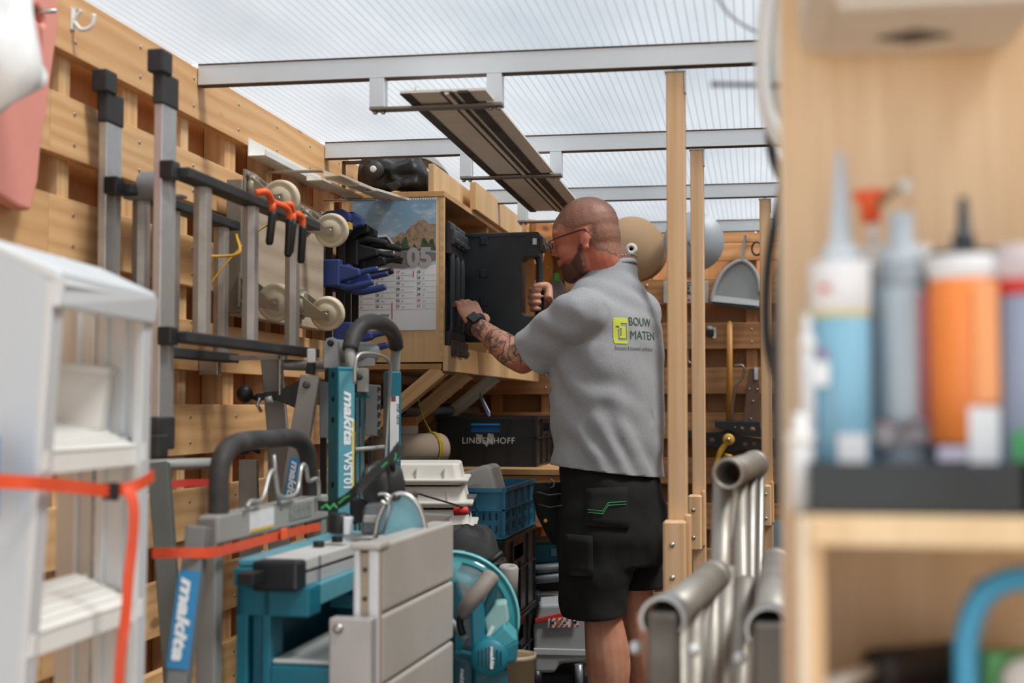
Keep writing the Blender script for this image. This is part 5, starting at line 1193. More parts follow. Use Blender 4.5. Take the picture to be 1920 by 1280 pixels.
# shelf with the black crate
sz = .985
SHF = thing('shelf', 'plywood shelf on battens at the back, carrying the black lettered crate', 'shelf', (-.95, 5.45, sz-.03))
B().mm((WX+.002, 5.0, sz-.022), (-.42, 5.75, sz-.002)).build('board', ply('C9A06E', 'A87C4A'), SHF, .001); 
for y in (5.02, 5.70): board('batten', (WX+.01, y, sz-.045), (-.44, y, sz-.045), .04, .03, Z, PINE_D, SHF)
for x in (WX+.05, -.47): board('post', (x, 5.70, 0), (x, 5.70, sz-.066), .045, .045, Y, PINE_D, SHF); board('post', (x, 5.04, 0), (x, 5.04, sz-.066), .045, .045, Y, PINE_D, SHF)
def crate(nm, lab, x0, x1, y0, y1, z0, z1, m, mi, cols=5, slots=True, grp=None, hand=True, m2=None):
    """open plastic crate with ribs, ledges and a hand hole"""
    t = thing(nm, lab, 'crate', ((x0+x1)/2, (y0+y1)/2, z0), grp); th = .004; h = z1-z0
    def wall(a, b_, inw):
        a = V(a); b_ = V(b_); d = (b_-a).normalized(); L = (b_-a).length; o = V((d.y, -d.x, 0)); q = B()
        def bx(u0, u1, za, zb_, t0=0, t1=th): q.prism([a+d*u0+Z*za-o*t0, a+d*u1+Z*za-o*t0, a+d*u1+Z*zb_-o*t0, a+d*u0+Z*zb_-o*t0], -o*(t1-t0))
        hz0, hz1 = h*.68, h*.85; hw0, hw1 = L*.34, L*.64
        if hand: bx(0, L, 0, hz0); bx(0, L, hz1, h); bx(0, hw0, hz0, hz1); bx(hw1, L, hz0, hz1)
        else: bx(0, L, 0, h)
        bx(0, L, h-.012, h, -.010, 0); bx(0, L, h*.55, h*.55+.005, -.007, 0); bx(0, L, .0, .006, -.007, 0)
        for k in range(cols+1):
            u = L*k/cols
            if hand and hw0 < u < hw1: bx(u-.002, u+.002, .004, hz0-.01, -.006, 0)
            else: bx(max(0, u-.002), min(L, u+.002), .004, h-.012, -.007, 0)
        q.build('side_wall', m, t)
        if slots:
            for k in range(cols):
                for r_ in (0, 1):
                    u = L*(k+.5)/cols
                    for w_ in (-.02, 0, .02):
                        if abs(w_) < L/cols*.4: s_ = B(); c = a+d*(u+w_)+Z*(h*(.2+.24*r_))+o*.0006; s_.box(c, (.006, .0012, h*.14), Matrix((d, o, Z)).transposed()); SL.append((s_, t))
    SL.clear()
    wall((x0, y0, z0), (x1, y0, z0), 1); wall((x1, y0, z0), (x1, y1, z0), 1); wall((x1, y1, z0), (x0, y1, z0), 1); wall((x0, y1, z0), (x0, y0, z0), 1)
    B().mm((x0, y0, z0), (x1, y1, z0+.004)).build('base', m, t)
    if SL:
        q = B(); 
        for s_, _ in SL: q.add(s_.v, s_.f)
        q.build('slots', mi, t, kind='stuff')
    return t
SL = []
BKC = mt('141518', .4, 0, .3, 12)
c0, c1 = hy(822, 870, 5.2), hy(1003, 870, 5.2)
LC = crate('plastic_crate', 'black plastic crate with white lettering on the shelf beside the man', c0.x, c1.x, 5.2, 5.78, sz, hy(900, 780, 5.2).z, BKC, BLK, 4, False, None)
text('LINDENHOFF', hy(866, 831, 5.192), X, Z, .032, mt('C9CCCE', .6, 0, .3), LC, width=hy(964, 827, 5.19).x-hy(866, 827, 5.19).x, space=1.1)
b = B()
for P in ([(892, 813), (905, 815), (902, 832), (896, 826)], [(915, 812), (926, 814), (924, 834), (912, 828)], [(905, 826), (918, 830), (912, 838)]): b.prism([hy(x, y, 5.1915) for x, y in P], (0, .0005, 0))
for f_ in ([(892, 813), (905, 815), (902, 832), (896, 826)], [(915, 812), (926, 814), (924, 834), (912, 828)], [(905, 826), (918, 830), (912, 838)]): B().prism([hy(x, y, 5.1915) for x, y in f_], (0, .0005, 0)).build('label_scrap', mt('9A9A98', .7, 0, .5, 60), LC)
bl = thing('blue_box', 'bright blue plastic box inside the black lettered crate', 'box', ((c0.x+c1.x)/2, 5.35, sz+.005)); B().mm((c0.x+.05, 5.22, sz+.006), (c1.x-.03, 5.5, sz+.148)).build('body', mt('1F74B8', .4), bl, .006); B().mm((c0.x+.045, 5.215, sz+.148), (c1.x-.025, 5.505, sz+.16)).build('lid', mt('2A86CC', .4), bl, .004)
B().tube([hd(918, 778, 5.35), hd(905, 752, 5.5), hd(900, 740, 5.55)], .006, 8, sq=(2.2, .5)).build('ruler_strip', ALUW, bl)
# blue crate, black crates under it
xR = hy(943, 915, 4.3).x; blu = mt('24708F', .45, 0, .35, 10, '174F68')
B1 = crate('plastic_crate', 'blue slotted plastic crate with a white canister in it, left of the man', xR-.40, xR, 4.3, 4.90, .800, .955, blu, mt('0E2F3D', .7), 5, True, 'stacked plastic crates', False)
for k, lab in enumerate(('black plastic crate directly under the blue crate', 'black plastic crate in the middle of the stack under the blue crate', 'black plastic crate at the foot of the stack under the blue crate')):
    z1 = .797-.268*k; crate('plastic_crate', lab, xR-.40, xR, 4.3, 4.90, max(.002, z1-.265), z1, mt('18191B', .35, 0, .4, 14, '3A3B3D'), BLK, 4, False, 'stacked plastic crates', True)
cn = thing('canister', 'translucent white plastic canister lying in the blue crate', 'canister', (xR-.2, 4.5, .806)); b = B()
P = [hy(800, 945, 4.45), hy(812, 905, 4.45), hy(905, 872, 4.45), hy(915, 871, 4.45), hy(922, 878, 4.45), hy(934, 925, 4.45), hy(925, 960, 4.45)]; b.prism(P, (0, .16, 0)); b.build('body', mt('DADAD5', .35, 0, .15, 4), cn, .012, 3)
B().prism([hy(862, 918, 4.447), hy(890, 904, 4.447), hy(900, 906, 4.447), hy(905, 925, 4.447), hy(862, 930, 4.447)], (0, .004, 0)).build('grip_recess', mt('C9C9C4', .4), cn, .004)
sk = thing('storage_tin', 'dark grey tin standing at the near corner of the blue crate', 'tin', hd(870, 1000, 4.0)); B().prism([hd(845, 928, 4.1), hd(893, 930, 4.1), hd(885, 950, 4.1), hd(845, 948, 4.1)], CF*.1).build('lid', mt('62666A', .4, .3), sk, .003); B().prism([hd(846, 950, 4.1), hd(882, 952, 4.1), hd(878, 992, 4.1), hd(847, 990, 4.1)], CF*.1).build('body', mt('4A4E55', .4, .2, .4), sk, .003)
for k in range(3): B().prism([hd(852+9*k, 958, 4.098), hd(856+9*k, 958, 4.098), hd(855+9*k, 984, 4.098), hd(851+9*k, 984, 4.098)], CF*.001).build('slot', BLK, sk)
# soft black tool bag
BG = thing('tool_bag', 'soft black canvas tool bag with a domed top, beside the black crates', 'bag', hd(890, 1330, 3.9)); b = B(); R_ = []
for i, (y, rx_, ry) in enumerate(((1330, .095, .10), (1200, .095, .10), (1070, .095, .10), (1052, .094, .10), (1040, .088, .10), (1020, .080, .09), (1000, .072, .08), (990, .055, .06), (987, .02, .03))):
    c = hd(878, y, 3.92); R_.append([p+Z*.006*math.sin(5*j)-CR*0 for j, p in enumerate(ell(c, CR, CF, rx_, ry, 32, 3.4))])
b.loft(R_); b.build('body', mt('2B2C2F', .75, 0, .35, 14), BG); B().tube([p-Z*.0 for p in ell(hd(878, 1052, 3.92), CR, CF, .099, .104, 28, 3.4)], .007, 8, closed=True).build('piping', mt('1B1B1D', .6), BG)
B().tube(bez([hd(905, 1056, 3.80), hd(922, 1050, 3.78), hd(940, 1036, 3.80)], 5), .009, 8).build('handle', BLK, BG)
SP = thing('cable_reel', 'grey cardboard spool standing beside the tool bag', 'spool', hd(955, 1120, 3.75)); B().lathe([(.011, .02), (.011, -.0), (.022, 0), (.026, .006), (.026, .09), (.011, .09)], hd(954, 1060, 3.72), (-Z-CR*.05+CF*.15).normalized(), 24).build('core', mt('A9A69F', .6, 0, .3), SP); SP.name = 'spool'
B().lathe([(.020, .088), (.021, .26)], hd(954, 1060, 3.72), (-Z-CR*.05+CF*.15).normalized(), 16).build('wrapping', DGREY, SP)
# mitre saw with clear teal blade guard
MI = thing('mitre_saw', 'teal mitre saw with a clear turquoise blade guard and grey handle, next to the ramp', 'mitre saw', hd(890, 1400, 3.2))
gc = hd(848, 1157, 3.25); R1 = .150; n = 26; b = B(); CT = clear('3FAAB4', .12, .68)
def arc(r, d, a0=-.22, a1=PI*.95): return [gc+CR*r*math.cos(a0+(a1-a0)*i/n)+Z*r*math.sin(a0+(a1-a0)*i/n)+CF*d for i in range(n+1)]
for d in (-.03, .03):
    o_, i_ = arc(R1, d), arc(.085, d); b.add(o_+i_, [(k, k+1, n+1+k+1, n+1+k) for k in range(n)], 0, True)
o_, i_ = arc(R1, -.03), arc(R1, .03); b.add(o_+i_, [(k, k+1, n+1+k+1, n+1+k) for k in range(n)], 0, True)
b.build('clear_guard', CT, MI); B().tube(arc(R1, -.03), .0035, 8).build('guard_rim', mt('7FD0D6', .3), MI); B().tube(arc(R1-.02, -.032)[4:14], .0045, 6).build('guard_slot', mt('2C8C94', .4), MI)
B().lathe([(.0, -.004), (.125, -.002), (.125, .002), (.0, .004)], gc, CF, 48).build('saw_blade', mt('A9ABAC', .55, .6, .3), MI)
B().prism([hd(855, 1090, 3.2), hd(868, 1130, 3.2), hd(868, 1210, 3.2), hd(852, 1250, 3.2), hd(852, 1090, 3.2)], CF*.05).build('gear_case', mt('0F6474', .45, 0, .3), MI, .004)
hA, hB = hd(922, 1078, 3.1), hd(880, 1130, 3.08); b = B(); b.tube(bez([hA, hA.lerp(hB, .5)-CF*.01, hB, hd(868, 1150, 3.1)], 4), [.020]*12+[.017], 14, sq=(.9, 1)); b.build('grey_grip', mt('8F857D', .6, 0, .4, 12), MI); B().box(hd(916, 1080, 3.085)+Z*.0, (.012, .004, .008), C3).build('switch_lock', BLK, MI, .001)
B().prism([hd(935, 1082, 3.12), hd(928, 1085, 3.12), hd(900, 1150, 3.12), hd(897, 1160, 3.12), hd(910, 1160, 3.12), hd(932, 1120, 3.12)], CF*.03).build('handle_spine', mt('0C5362', .5), MI, .004)
B().prism([hd(880, 1122, 3.07), hd(905, 1118, 3.07), hd(908, 1160, 3.07), hd(910, 1225, 3.07), hd(898, 1240, 3.07), hd(884, 1215, 3.07)], CF*.05).build('handle_bow', mt('117083', .5, 0, .3), MI, .006)
B().prism([hd(906, 1165, 3.1), hd(930, 1130, 3.1), hd(950, 1128, 3.1), hd(955, 1165, 3.1), hd(918, 1215, 3.1)], CF*.06).build('arm', mt('8FB5B2', .5, 0, .3), MI, .006); B().prism([hd(910, 1195, 3.09), hd(922, 1172, 3.09), hd(928, 1176, 3.09), hd(916, 1198, 3.09)], CF*.004).build('label', WHITE, MI)
B().prism([hd(914, 1205, 3.06), hd(945, 1172, 3.06), hd(972, 1200, 3.06), hd(948, 1218, 3.06), hd(920, 1214, 3.06)], CF*.12).build('motor_cover', mt('3F98A2', .5, 0, .3), MI, .006); B().prism([hd(938, 1216, 3.05), hd(972, 1202, 3.05), hd(970, 1238, 3.05), hd(940, 1250, 3.05)], CF*.12).build('motor_side', mt('0F6B7C', .5), MI, .005)
mc_ = hd(918, 1234, 3.04); b = B(); b.lathe([(0, 0), (.036, 0), (.040, .008), (.041, .11), (.0, .112)], mc_, CF, 30); mo_ = b.build('motor', mt('127385', .45, 0, .3), MI)
for k in range(7): B().box(mc_+CR*(-.024+.008*k)-CF*.0008, (.0028, .0015, .052-abs(k-3)*.007), C3).build('vent_slot', mt('07303A', .7), mo_)
makita_label(mc_+CR*.006+Z*.03-CF*.002, mc_+CR*.006-Z*.026-CF*.002, .014, -CF, mo_, None, LWH)
B().cyl(hd(846, 1165, 3.15), hd(876, 1200, 3.12), .008, n=12).build('lever', GREYL, MI, .001); B().tube(bez([hd(870, 1140, 3.1), hd(862, 1165, 3.1), hd(868, 1190, 3.1)], 5), .008, 8).build('trigger', BLK, MI)
B().prism([hd(848, 1230, 3.12), hd(888, 1240, 3.12), hd(890, 1640, 3.12), hd(850, 1640, 3.12)], CF*.12).build('battery', mt('0E5563', .5), MI, .006); makita_label(hd(868, 1250, 3.115), hd(866, 1290, 3.115), .015, -CF, MI, None, LWH)
B().prism([hd(888, 1250, 3.1), hd(952, 1252, 3.1), hd(950, 1640, 3.1), hd(886, 1640, 3.1)], CF*.15).build('turntable', mt('0F6273', .5), MI, .006); B().prism([hd(905, 1258, 3.095), hd(940, 1252, 3.095), hd(938, 1262, 3.095), hd(905, 1270, 3.095)], CF*.01).build('brass_plate', mt('9A6F3F', .5, .3), MI)
BU = thing('bucket', 'beige plastic bucket behind the mitre saw', 'bucket', hd(960, 1600, 3.5)); c = hd(958, 1225, 3.5); c0_ = V((c.x, c.y, 0)); zt3 = c.z
B().lathe([(.0, .002), (.05, 0), (.058, zt3), (.062, zt3), (.062, zt3-.012), (.058, zt3-.012)], c0_, Z, 36).build('body', mt('C9B899', .5, 0, .3, 6), BU); B().lathe([(.055, zt3-.005), (.0, zt3-.006)], c0_, Z, 30).build('contents', mt('9A7B5C', .9, 0, .8, 40), BU)
# right of the crates: hose, blue vacuum, grey chest
VC = thing('vacuum_cleaner', 'teal workshop vacuum with a ribbed grey hose, behind the man’s legs', 'vacuum cleaner', hd(1030, 1200, 5.3))
B().prism([hd(985, 1018, 5.3), hd(1060, 1016, 5.3), hd(1060, 1056, 5.3), hd(985, 1058, 5.3)], CF*.3).build('head', TEAL, VC, .02, 3); B().prism([hd(990, 1060, 5.32), hd(1060, 1060, 5.32), hd(1060, 1200, 5.32), hd(990, 1200, 5.32)], CF*.28).build('tank', mt('1B1E22', .5), VC, .01); B().box(hd(1040, 1035, 5.29), (.03, .01, .03), C3).build('socket_cover', TEALL, VC, .003)
for y in (1066, 1084):
    q = B(); P = bez([hd(985, y+3, 5.1), hd(1020, y, 5.08), hd(1060, y-4, 5.1)], 18); q.tube(P, [.018 if i % 2 else .0155 for i in range(len(P))], 12); q.build('hose', mt('5A5D63', .5), VC)
GC = thing('tool_chest', 'grey wheeled plastic chest with a striped warning sticker, on the floor by his legs', 'chest', hd(1050, 1560, 4.9))
B().prism([hd(1000, 1180, 4.9), hd(1012, 1133, 4.9), hd(1102, 1130, 4.9), hd(1110, 1240, 4.9), hd(1050, 1245, 4.9), hd(1040, 1262, 4.9), hd(1001, 1262, 4.9)], CF*.35).build('body', mt('A9ADB0', .45, 0, .2, 5), GC, .012, 3)
B().prism([hd(1000, 1215, 4.895), hd(1108, 1218, 4.895), hd(1108, 1230, 4.895), hd(1000, 1228, 4.895)], CF*.01).build('lid_band', mt('BEC3C7', .4), GC, .003)
B().prism([hd(1000, 1262, 4.95), hd(1110, 1262, 4.95), hd(1110, 1500, 4.95), hd(1000, 1500, 4.95)], CF*.3).build('lower_body', mt('2A2C30', .6), GC, .01)
B().prism([hd(1003, 1160, 4.89), hd(1085, 1142, 4.89), hd(1090, 1148, 4.89), hd(1090, 1153, 4.89), hd(1003, 1168, 4.89)], CF*.008).build('red_handle', RED, GC, .002)
B().prism([hd(1028, 1160, 4.888), hd(1086, 1155, 4.888), hd(1085, 1175, 4.888), hd(1027, 1177, 4.888)], CF*.002).build('warning_sticker', mt('E8E6E4', .5), GC)
for k in range(6):
    x = 1029+10*k; B().prism([hd(x, 1176-.1*k, 4.886), hd(x+5, 1176, 4.886), hd(x+7, 1171, 4.886), hd(x+3, 1171, 4.886)], CF*.001).build('red_stripe', RED, GC); B().prism([hd(x+2, 1163, 4.886), hd(x+6, 1163, 4.886), hd(x+8, 1158, 4.886), hd(x+4, 1158, 4.886)], CF*.001).build('red_stripe', RED, GC)
text('M', hd(1031, 1171, 4.885), CR, Z, .019, BLK, GC, bold=.0005); text('M', hd(1073, 1170, 4.885), CR, Z, .019, BLK, GC, bold=.0005); B().lathe([(0, 0), (.008, 0)], hd(1048, 1167, 4.885), -CF, 14).build('orange_dot', mt('E58A2C', .5), GC); B().prism([hd(1054, 1170, 4.885), hd(1062, 1170, 4.885), hd(1058, 1163, 4.885)], CF*.0005).build('triangle', DGREY, GC)
for x in (1005, 1085): B().lathe([(.02, -.02), (.04, -.02), (.045, 0), (.04, .02), (.02, .02)], hd(x, 1272, 4.93), CR, 20).build('wheel', BLKG, GC)
B().cyl(hd(1085, 1245, 4.88), hd(1086, 1300, 4.88), .014, n=14).build('castor_post', mt('8F9398', .4, .5), GC)
BB = crate('parts_box', 'dark blue slotted box on the floor between the man’s legs and the pipes', hy(1180, 1240, 4.9).x, hy(1245, 1240, 4.9).x, 4.9, 5.2, .0, hy(1200, 1232, 4.9).z, mt('25344E', .4, 0, .3), BLK, 3, True, None, False)
gb = thing('grey_bin', 'black bin standing between the crates and the grey chest', 'bin', hd(1012, 1300, 4.9)); B().prism([hd(995, 1112, 5.0), hd(1014, 1110, 5.0), hd(1016, 1170, 5.0), hd(1000, 1175, 5.0)], CF*.08).build('body', BLKG, gb, .01); gb.name = 'bin'
# ------------------------------------------------------------------ posts, back wall, pipes
def post(y, pxa, pxb, ztop, lab, blk, zb0, zb1, scr):
    a, b_ = hy(pxa, 640, y).x, hy(pxb, 640, y).x
    t = thing('timber_post', lab, 'post', ((a+b_)/2, y, 0), 'posts from floor to roof bars')
    board('upright', ((a+b_)/2, y+.032, 0), ((a+b_)/2, y+.032, ztop), b_-a, .062, X, POST, t, .003)
    ba, bb = hy(blk[0], 1000, y-.04).x, hy(blk[1], 1000, y-.04).x
    bl = board('foot_block', ((ba+bb)/2, y-.022, zb0), ((ba+bb)/2, y-.022, zb1), bb-ba, .042, X, POST, t, .005)
    board('side_cleat', (bb+.004, y+.01, zb0+.01), (bb+.004, y+.01, zb1+.012), .012, .03, X, POST, t, .003)
    for q in scr: B().lathe([(.006, 0), (.006, .0015), (.0, .002)], V((ba+(bb-ba)*.4, y-.043, q)), -Y, 12).build('screw', STEEL, bl)
    B().cyl(((a+b_)/2, y+.03, ztop), ((a+b_)/2, y+.03, 1.991), .009, n=12).build('levelling_bolt', STEEL, t)
    B().mm((a-.003, y-.002, ztop-.001), (b_+.003, y+.03, ztop+.002)).mm((b_, y+.0, ztop-.05), (b_+.003, y+.03, ztop+.002)).build('corner_plate', STEEL, t)
    return t
def zat(py, y): return hy(1300, py, y).z
post(3.29, 1251, 1286, zat(132, 3.29), 'nearest timber post, partly covering the man’s back', (1243, 1286), zat(1125, 3.25), zat(977, 3.25), (zat(1022, 3.25), zat(1084, 3.25)))
post(4.33, 1296, 1321, zat(280, 4.33), 'timber post just right of the nearest one, reaching the second roof bar', (1290, 1316), zat(1032, 4.29), zat(928, 4.29), (zat(956, 4.29), zat(1008, 4.29)))
post(5.39, 1426, 1447, zat(376, 5.39), 'farthest timber post, behind the hanging black cables', (1429, 1447), zat(985, 5.35), zat(908, 5.35), (zat(925, 5.35), zat(970, 5.35)))
def wy(px, py, o=.0): return hy(px, py, WY-o)
def disc(px, py, r, m, lab, hub=None, o=.03, grp='discs on the back wall'):
    c = wy(px, py, o); t = thing('cardboard_disc', lab, 'disc', c-Z*r, grp); B().lathe([(.012, 0), (r, 0), (r, .004), (.012, .004)], c, -Y, 48).build('sheet', m, t)
    if hub: B().lathe([(.009, .012), (.022, .012), (.024, .004), (.024, 0), (.009, 0), (.009, .012)], c, -Y, 24).build('hub', hub, t); B().lathe([(0, .005), (.0095, .005)], c, -Y, 16).build('hub_hole', BLK, t)
    B().cyl(c, (c.x, WY, c.z), .006, n=8).build('peg', STEEL, t); return t
KR = mt('B39473', .85, 0, .2, 5); KR2 = mt('A2805E', .85, 0, .2, 5)
disc(1196, 472, .124, KR2, 'brown cardboard disc behind the front one, beside the man’s head', None, .62); disc(1184, 467, .134, KR, 'brown cardboard disc with a white hub, beside the man’s head', WHITE, .72)
disc(1301, 453, .122, mt('A9B0B6', .5, .1, .2, 5), 'grey disc hanging behind the two timber posts', STEEL, .75)
b = B(); b.box(wy(1152, 505, .06), (.10, .003, .03), Matrix.Rotation(.25, 3, 'Y')); tag(b.build('paper_strip', mt('C5CBD1', .5), None), 'white paper strip behind the man’s neck', 'paper')
sg = thing('metal_sign', 'small white sign with dark lettering behind the timber posts', 'sign', wy(1286, 570, .006)); B().prism([wy(1244, 527, .004), wy(1328, 527, .004), wy(1328, 568, .004), wy(1244, 568, .004)], (0, -.003, 0)).build('plate', mt('C4C7C6', .5, 0, .4, 30), sg, .002)
for s_, y, h, m in (('O', 536, .028, BLK), ('SI', 544, .022, BLK), ('BE', 552, .020, BLK), ('-', 558, .02, BLK), ('RIE', 564, .014, RED)): text(s_, wy(1287, y, .008), X, Z, h, m, sg, bold=.0006)
# dustpan
DP = thing('dustpan', 'grey plastic dustpan hanging by its handle on the back wall', 'dustpan', wy(1380, 582, .03))
o_ = .035; P = [(1392, 490), (1402, 494), (1412, 505), (1420, 520), (1424, 545), (1424, 582), (1334, 570), (1337, 553), (1345, 530), (1358, 508), (1376, 494)]
B().prism([wy(x, y, o_) for x, y in P], (0, .006, 0)).build('pan', mt('A5A9AB', .45, 0, .2, 6), DP, .004)
q = B(); q.tube(bez([wy(x, y, o_+.008) for x, y in ((1334, 566), (1340, 540), (1356, 510), (1376, 493), (1394, 489), (1410, 500), (1421, 520), (1425, 550))], 4), .009, 8); q.build('rim', mt('BCC0C1', .45, 0, .15), DP)
B().prism([wy(1334, 553, o_+.004), wy(1424, 563, o_+.004), wy(1424, 574, o_+.014), wy(1333, 565, o_+.014)], (0, -.004, 0)).build('lip', mt('B4B8BA', .45), DP, .002)
B().prism([wy(1333, 566, o_+.016), wy(1424, 576, o_+.016), wy(1424, 582, o_+.016), wy(1340, 571, o_+.016)], (0, .004, 0)).build('rubber_edge', BLKG, DP)
B().tube(bez([wy(1391, 492, o_), wy(1394, 468, o_), wy(1397, 448, o_), wy(1398, 440, o_)], 4), [.017]*4+[.015]*5+[.016]*3+[.012], 12, sq=(.5, 1)).build('handle', mt('B9BDBE', .45), DP); B().lathe([(0, .001), (.007, .001)], wy(1397, 452, o_+.0075), -Y, 14, sy=1.4).build('hanging_hole', mt('6E4A2D', .7), DP)
ht = thing('door_bolt', 'small black and steel latch screwed to the back wall rail', 'latch', wy(1332, 640, .01)); B().box(wy(1331, 624, .012), (.036, .022, .028), None).build('body', BLK, ht, .003); B().lathe([(.0, 0), (.016, 0), (.018, -.004)], wy(1331, 617, .008), -Y, 16).build('ring', STEEL, ht); B().box(wy(1340, 624, .004), (.014, .006, .05)).build('plate', STEEL, ht)
b = B(); b.tube([wy(1368, 607, .03), wy(1368, 700, .03), wy(1367, 795, .03)], .0135, 14); b.ball(wy(1368, 607, .03), .0135, n=12, m=6); tag(b.build('wooden_handle', mt('C18A45', .5, 0, .3, 20), None), 'round wooden tool handle standing upright against the back wall', 'handle')
b = B(); b.tube(bez([wy(1376, 686, .03), wy(1391, 685, .03), wy(1396, 695, .03), wy(1390, 710, .03), wy(1381, 722, .03), wy(1376, 745, .03), wy(1370, 792, .03)], 5), .006, 10); tag(b.build('steel_rod', mt('8D8985', .35, .8, .4), None), 'thin steel rod with a hooked top, right of the wooden handle', 'rod')
TR2 = thing('leather_sheath', 'brown riveted sheath with a steel clip hanging at the farthest post', 'sheath', wy(1410, 795, .03)); B().prism([wy(1405, 690, .02), wy(1423, 690, .02), wy(1427, 795, .02), wy(1393, 795, .02), wy(1399, 735, .02)], (0, -.02, 0)).build('leather', mt('6F5443', .7, 0, .4), TR2, .003); B().box(wy(1418, 700, .043), (.018, .004, .056)).build('clip', STEEL, TR2, .001)
for x, y in ((1405, 729), (1420, 730), (1412, 752), (1408, 785)): B().lathe([(0, .003), (.004, .003), (.005, 0)], wy(x, y, .04), -Y, 8).build('rivet', STEEL, TR2)
# black roller stands with yellow crank
WS = thing('black_workbench_vice', 'black slotted clamping jaws with a yellow crank handle, low on the back wall', 'clamping bench', wy(1370, 850, .05)); WS.name = 'clamping_bench'
NV = mt('1A1F26', .45, 0, .3)
def vice(nm, P, o, holes):
    ob = B().prism([wy(x, y, o) for x, y in P], (0, .02, 0)).build(nm, NV, WS, .003)
    for x, y, r in holes: B().lathe([(0, .001), (r, .001), (r, 0)], wy(x, y, o), -Y, 14).build('hole', mt('8A6A48', .8), ob)
vice('upper_jaw', [(1341, 786), (1345, 789), (1424, 790), (1430, 820), (1400, 816), (1345, 802), (1341, 800)], .07, [(1378, 801, .005), (1391, 803, .008), (1411, 805, .012)])
vice('lower_jaw', [(1286, 805), (1320, 810), (1345, 810), (1365, 806), (1392, 818), (1424, 822), (1428, 840), (1400, 843), (1370, 848), (1350, 843), (1322, 835), (1286, 820)], .05, [(1335, 825, .012), (1397, 833, .011), (1414, 832, .01)])
cc = wy(1366, 824, .09); B().lathe([(0, .02), (.020, .02), (.026, .014), (.027, 0), (0, 0)], cc, -Y, 24).build('crank_hub', YEL, WS); B().lathe([(0, .026), (.009, .026), (.010, .02)], cc, -Y, 12).build('bolt', STEEL, WS)
B().tube(bez([wy(1364, 828, .10), wy(1352, 845, .10), wy(1345, 862, .10), wy(1340, 882, .10)], 5), [.013]*8+[.011]*8, 10, sq=(1, .6)).build('crank_arm', YEL, WS); B().cyl(wy(1358, 853, .07), wy(1372, 856, .07), .009, n=12).build('crank_peg', YEL, WS)
b = B(); b.prism([wy(1448, 975, .03), wy(1500, 975, .03), wy(1500, 1110, .03), wy(1448, 1110, .03)], (0, .01, 0)); tag(b.build('hardboard_sheet', mt('8FA3B5', .5, 0, .1), None), 'pale blue panel leaning on the back wall, right of the farthest post', 'panel')
b = B(); b.tube(bez([wy(1296, 598, .01), wy(1292, 640, .02), wy(1290, 672, .02), wy(1296, 680, .02), wy(1299, 668, .02)], 5), .003, 6); tag(b.build('hanging_wire', STEEL, None), 'thin looped wire hanging behind the nearest post', 'wire')
b = B(); b.tube([wy(1418, 428, .02)+V((.012*math.cos(a), 0, .02*math.sin(a))) for a in [2*PI*i/16 for i in range(16)]], .003, 6, closed=True); tag(b.build('steel_ring', STEEL, None), 'small steel ring hanging by the farthest post', 'ring')
b = B(); b.tube([wy(1419, 466, .03)+V((.022*math.cos(a), 0, .03*math.sin(a))) for a in [2*PI*i/16 for i in range(16)]], .005, 6, closed=True); tag(b.build('padlock_shackle', BLK, None), 'small black shackle hanging below the steel ring', 'shackle')
# discs hanging behind the man's face
for i, (x, y, rx_, rz_, m, lab) in enumerate(((1036, 486, .022, .090, mt('D9C7A4', .7, 0, .3), 'cream sanding disc hanging on edge in front of the man’s face'), (1047, 488, .030, .100, mt('8A6238', .8, 0, .5), 'brown sanding disc hanging beside the cream one'), (1040, 545, .040, .055, mt('8F9494', .5, .2, .3), 'grey disc hanging lowest in front of the man’s face'), (1026, 500, .020, .075, mt('C98B3A', .7, 0, .3), 'orange sanding disc behind the cream one'))):
    c = wy(x, y, .08+.02*i); t = thing('sanding_disc', lab, 'disc', c-Z*rz_, 'sanding discs on hooks'); e = B(); e.lathe([(.15, 0), (1, 0), (1, .006), (.15, .006)], c, -Y, 36, sx=rx_, sy=rz_) if False else e.prism([c+V((rx_*math.cos(a), 0, rz_*math.sin(a))) for a in [2*PI*k/36 for k in range(36)]], (.006, .01, 0)); e.build('sheet', m, t); B().cyl(c+V((0, .0, 0)), (c.x, WY, c.z+.01), .004, n=8).build('hook', STEEL, t)
B().box(wy(1045, 520, .17), (.02, .06, .035)).build('green_clip', mt('3FA63C', .5), t)
b = B(); b.mm(wy(1057, 600, .0)-V((.008, .03, 0)), wy(1057, 505, .0)+V((.008, -.0, 0))); tag(b.build('steel_strip', mt('5E6164', .4, .6), None), 'dark steel strip fixed upright to the back wall in front of his throat', 'strip')
for i, (x, y0_, y1_) in enumerate(((987, 405, 436), (1003, 412, 440))):
    q = wy(x, y1_, .25); bb_ = board('timber_offcut', (q.x, WY-.3, q.z+.02), (q.x+.12, WY-.05, q.z+.02), .075, .03, Z, RACK if i == 0 else PINE_D); tag(bb_, ['pale timber offcut above the pulled-out case, by the roof', 'dark timber offcut next to the pale one, above the case'][i], 'board', 'offcuts at the back')
# shelf batten carrying them
b_ = board('shelf_batten', (-1.0, WY-.2, wy(995, 440, .25).z-.035), (-.60, WY-.2, wy(995, 440, .25).z-.035), .3, .03, Y, PINE_D); tag(b_, 'dark wooden ledge at the back wall near the roof', 'ledge')
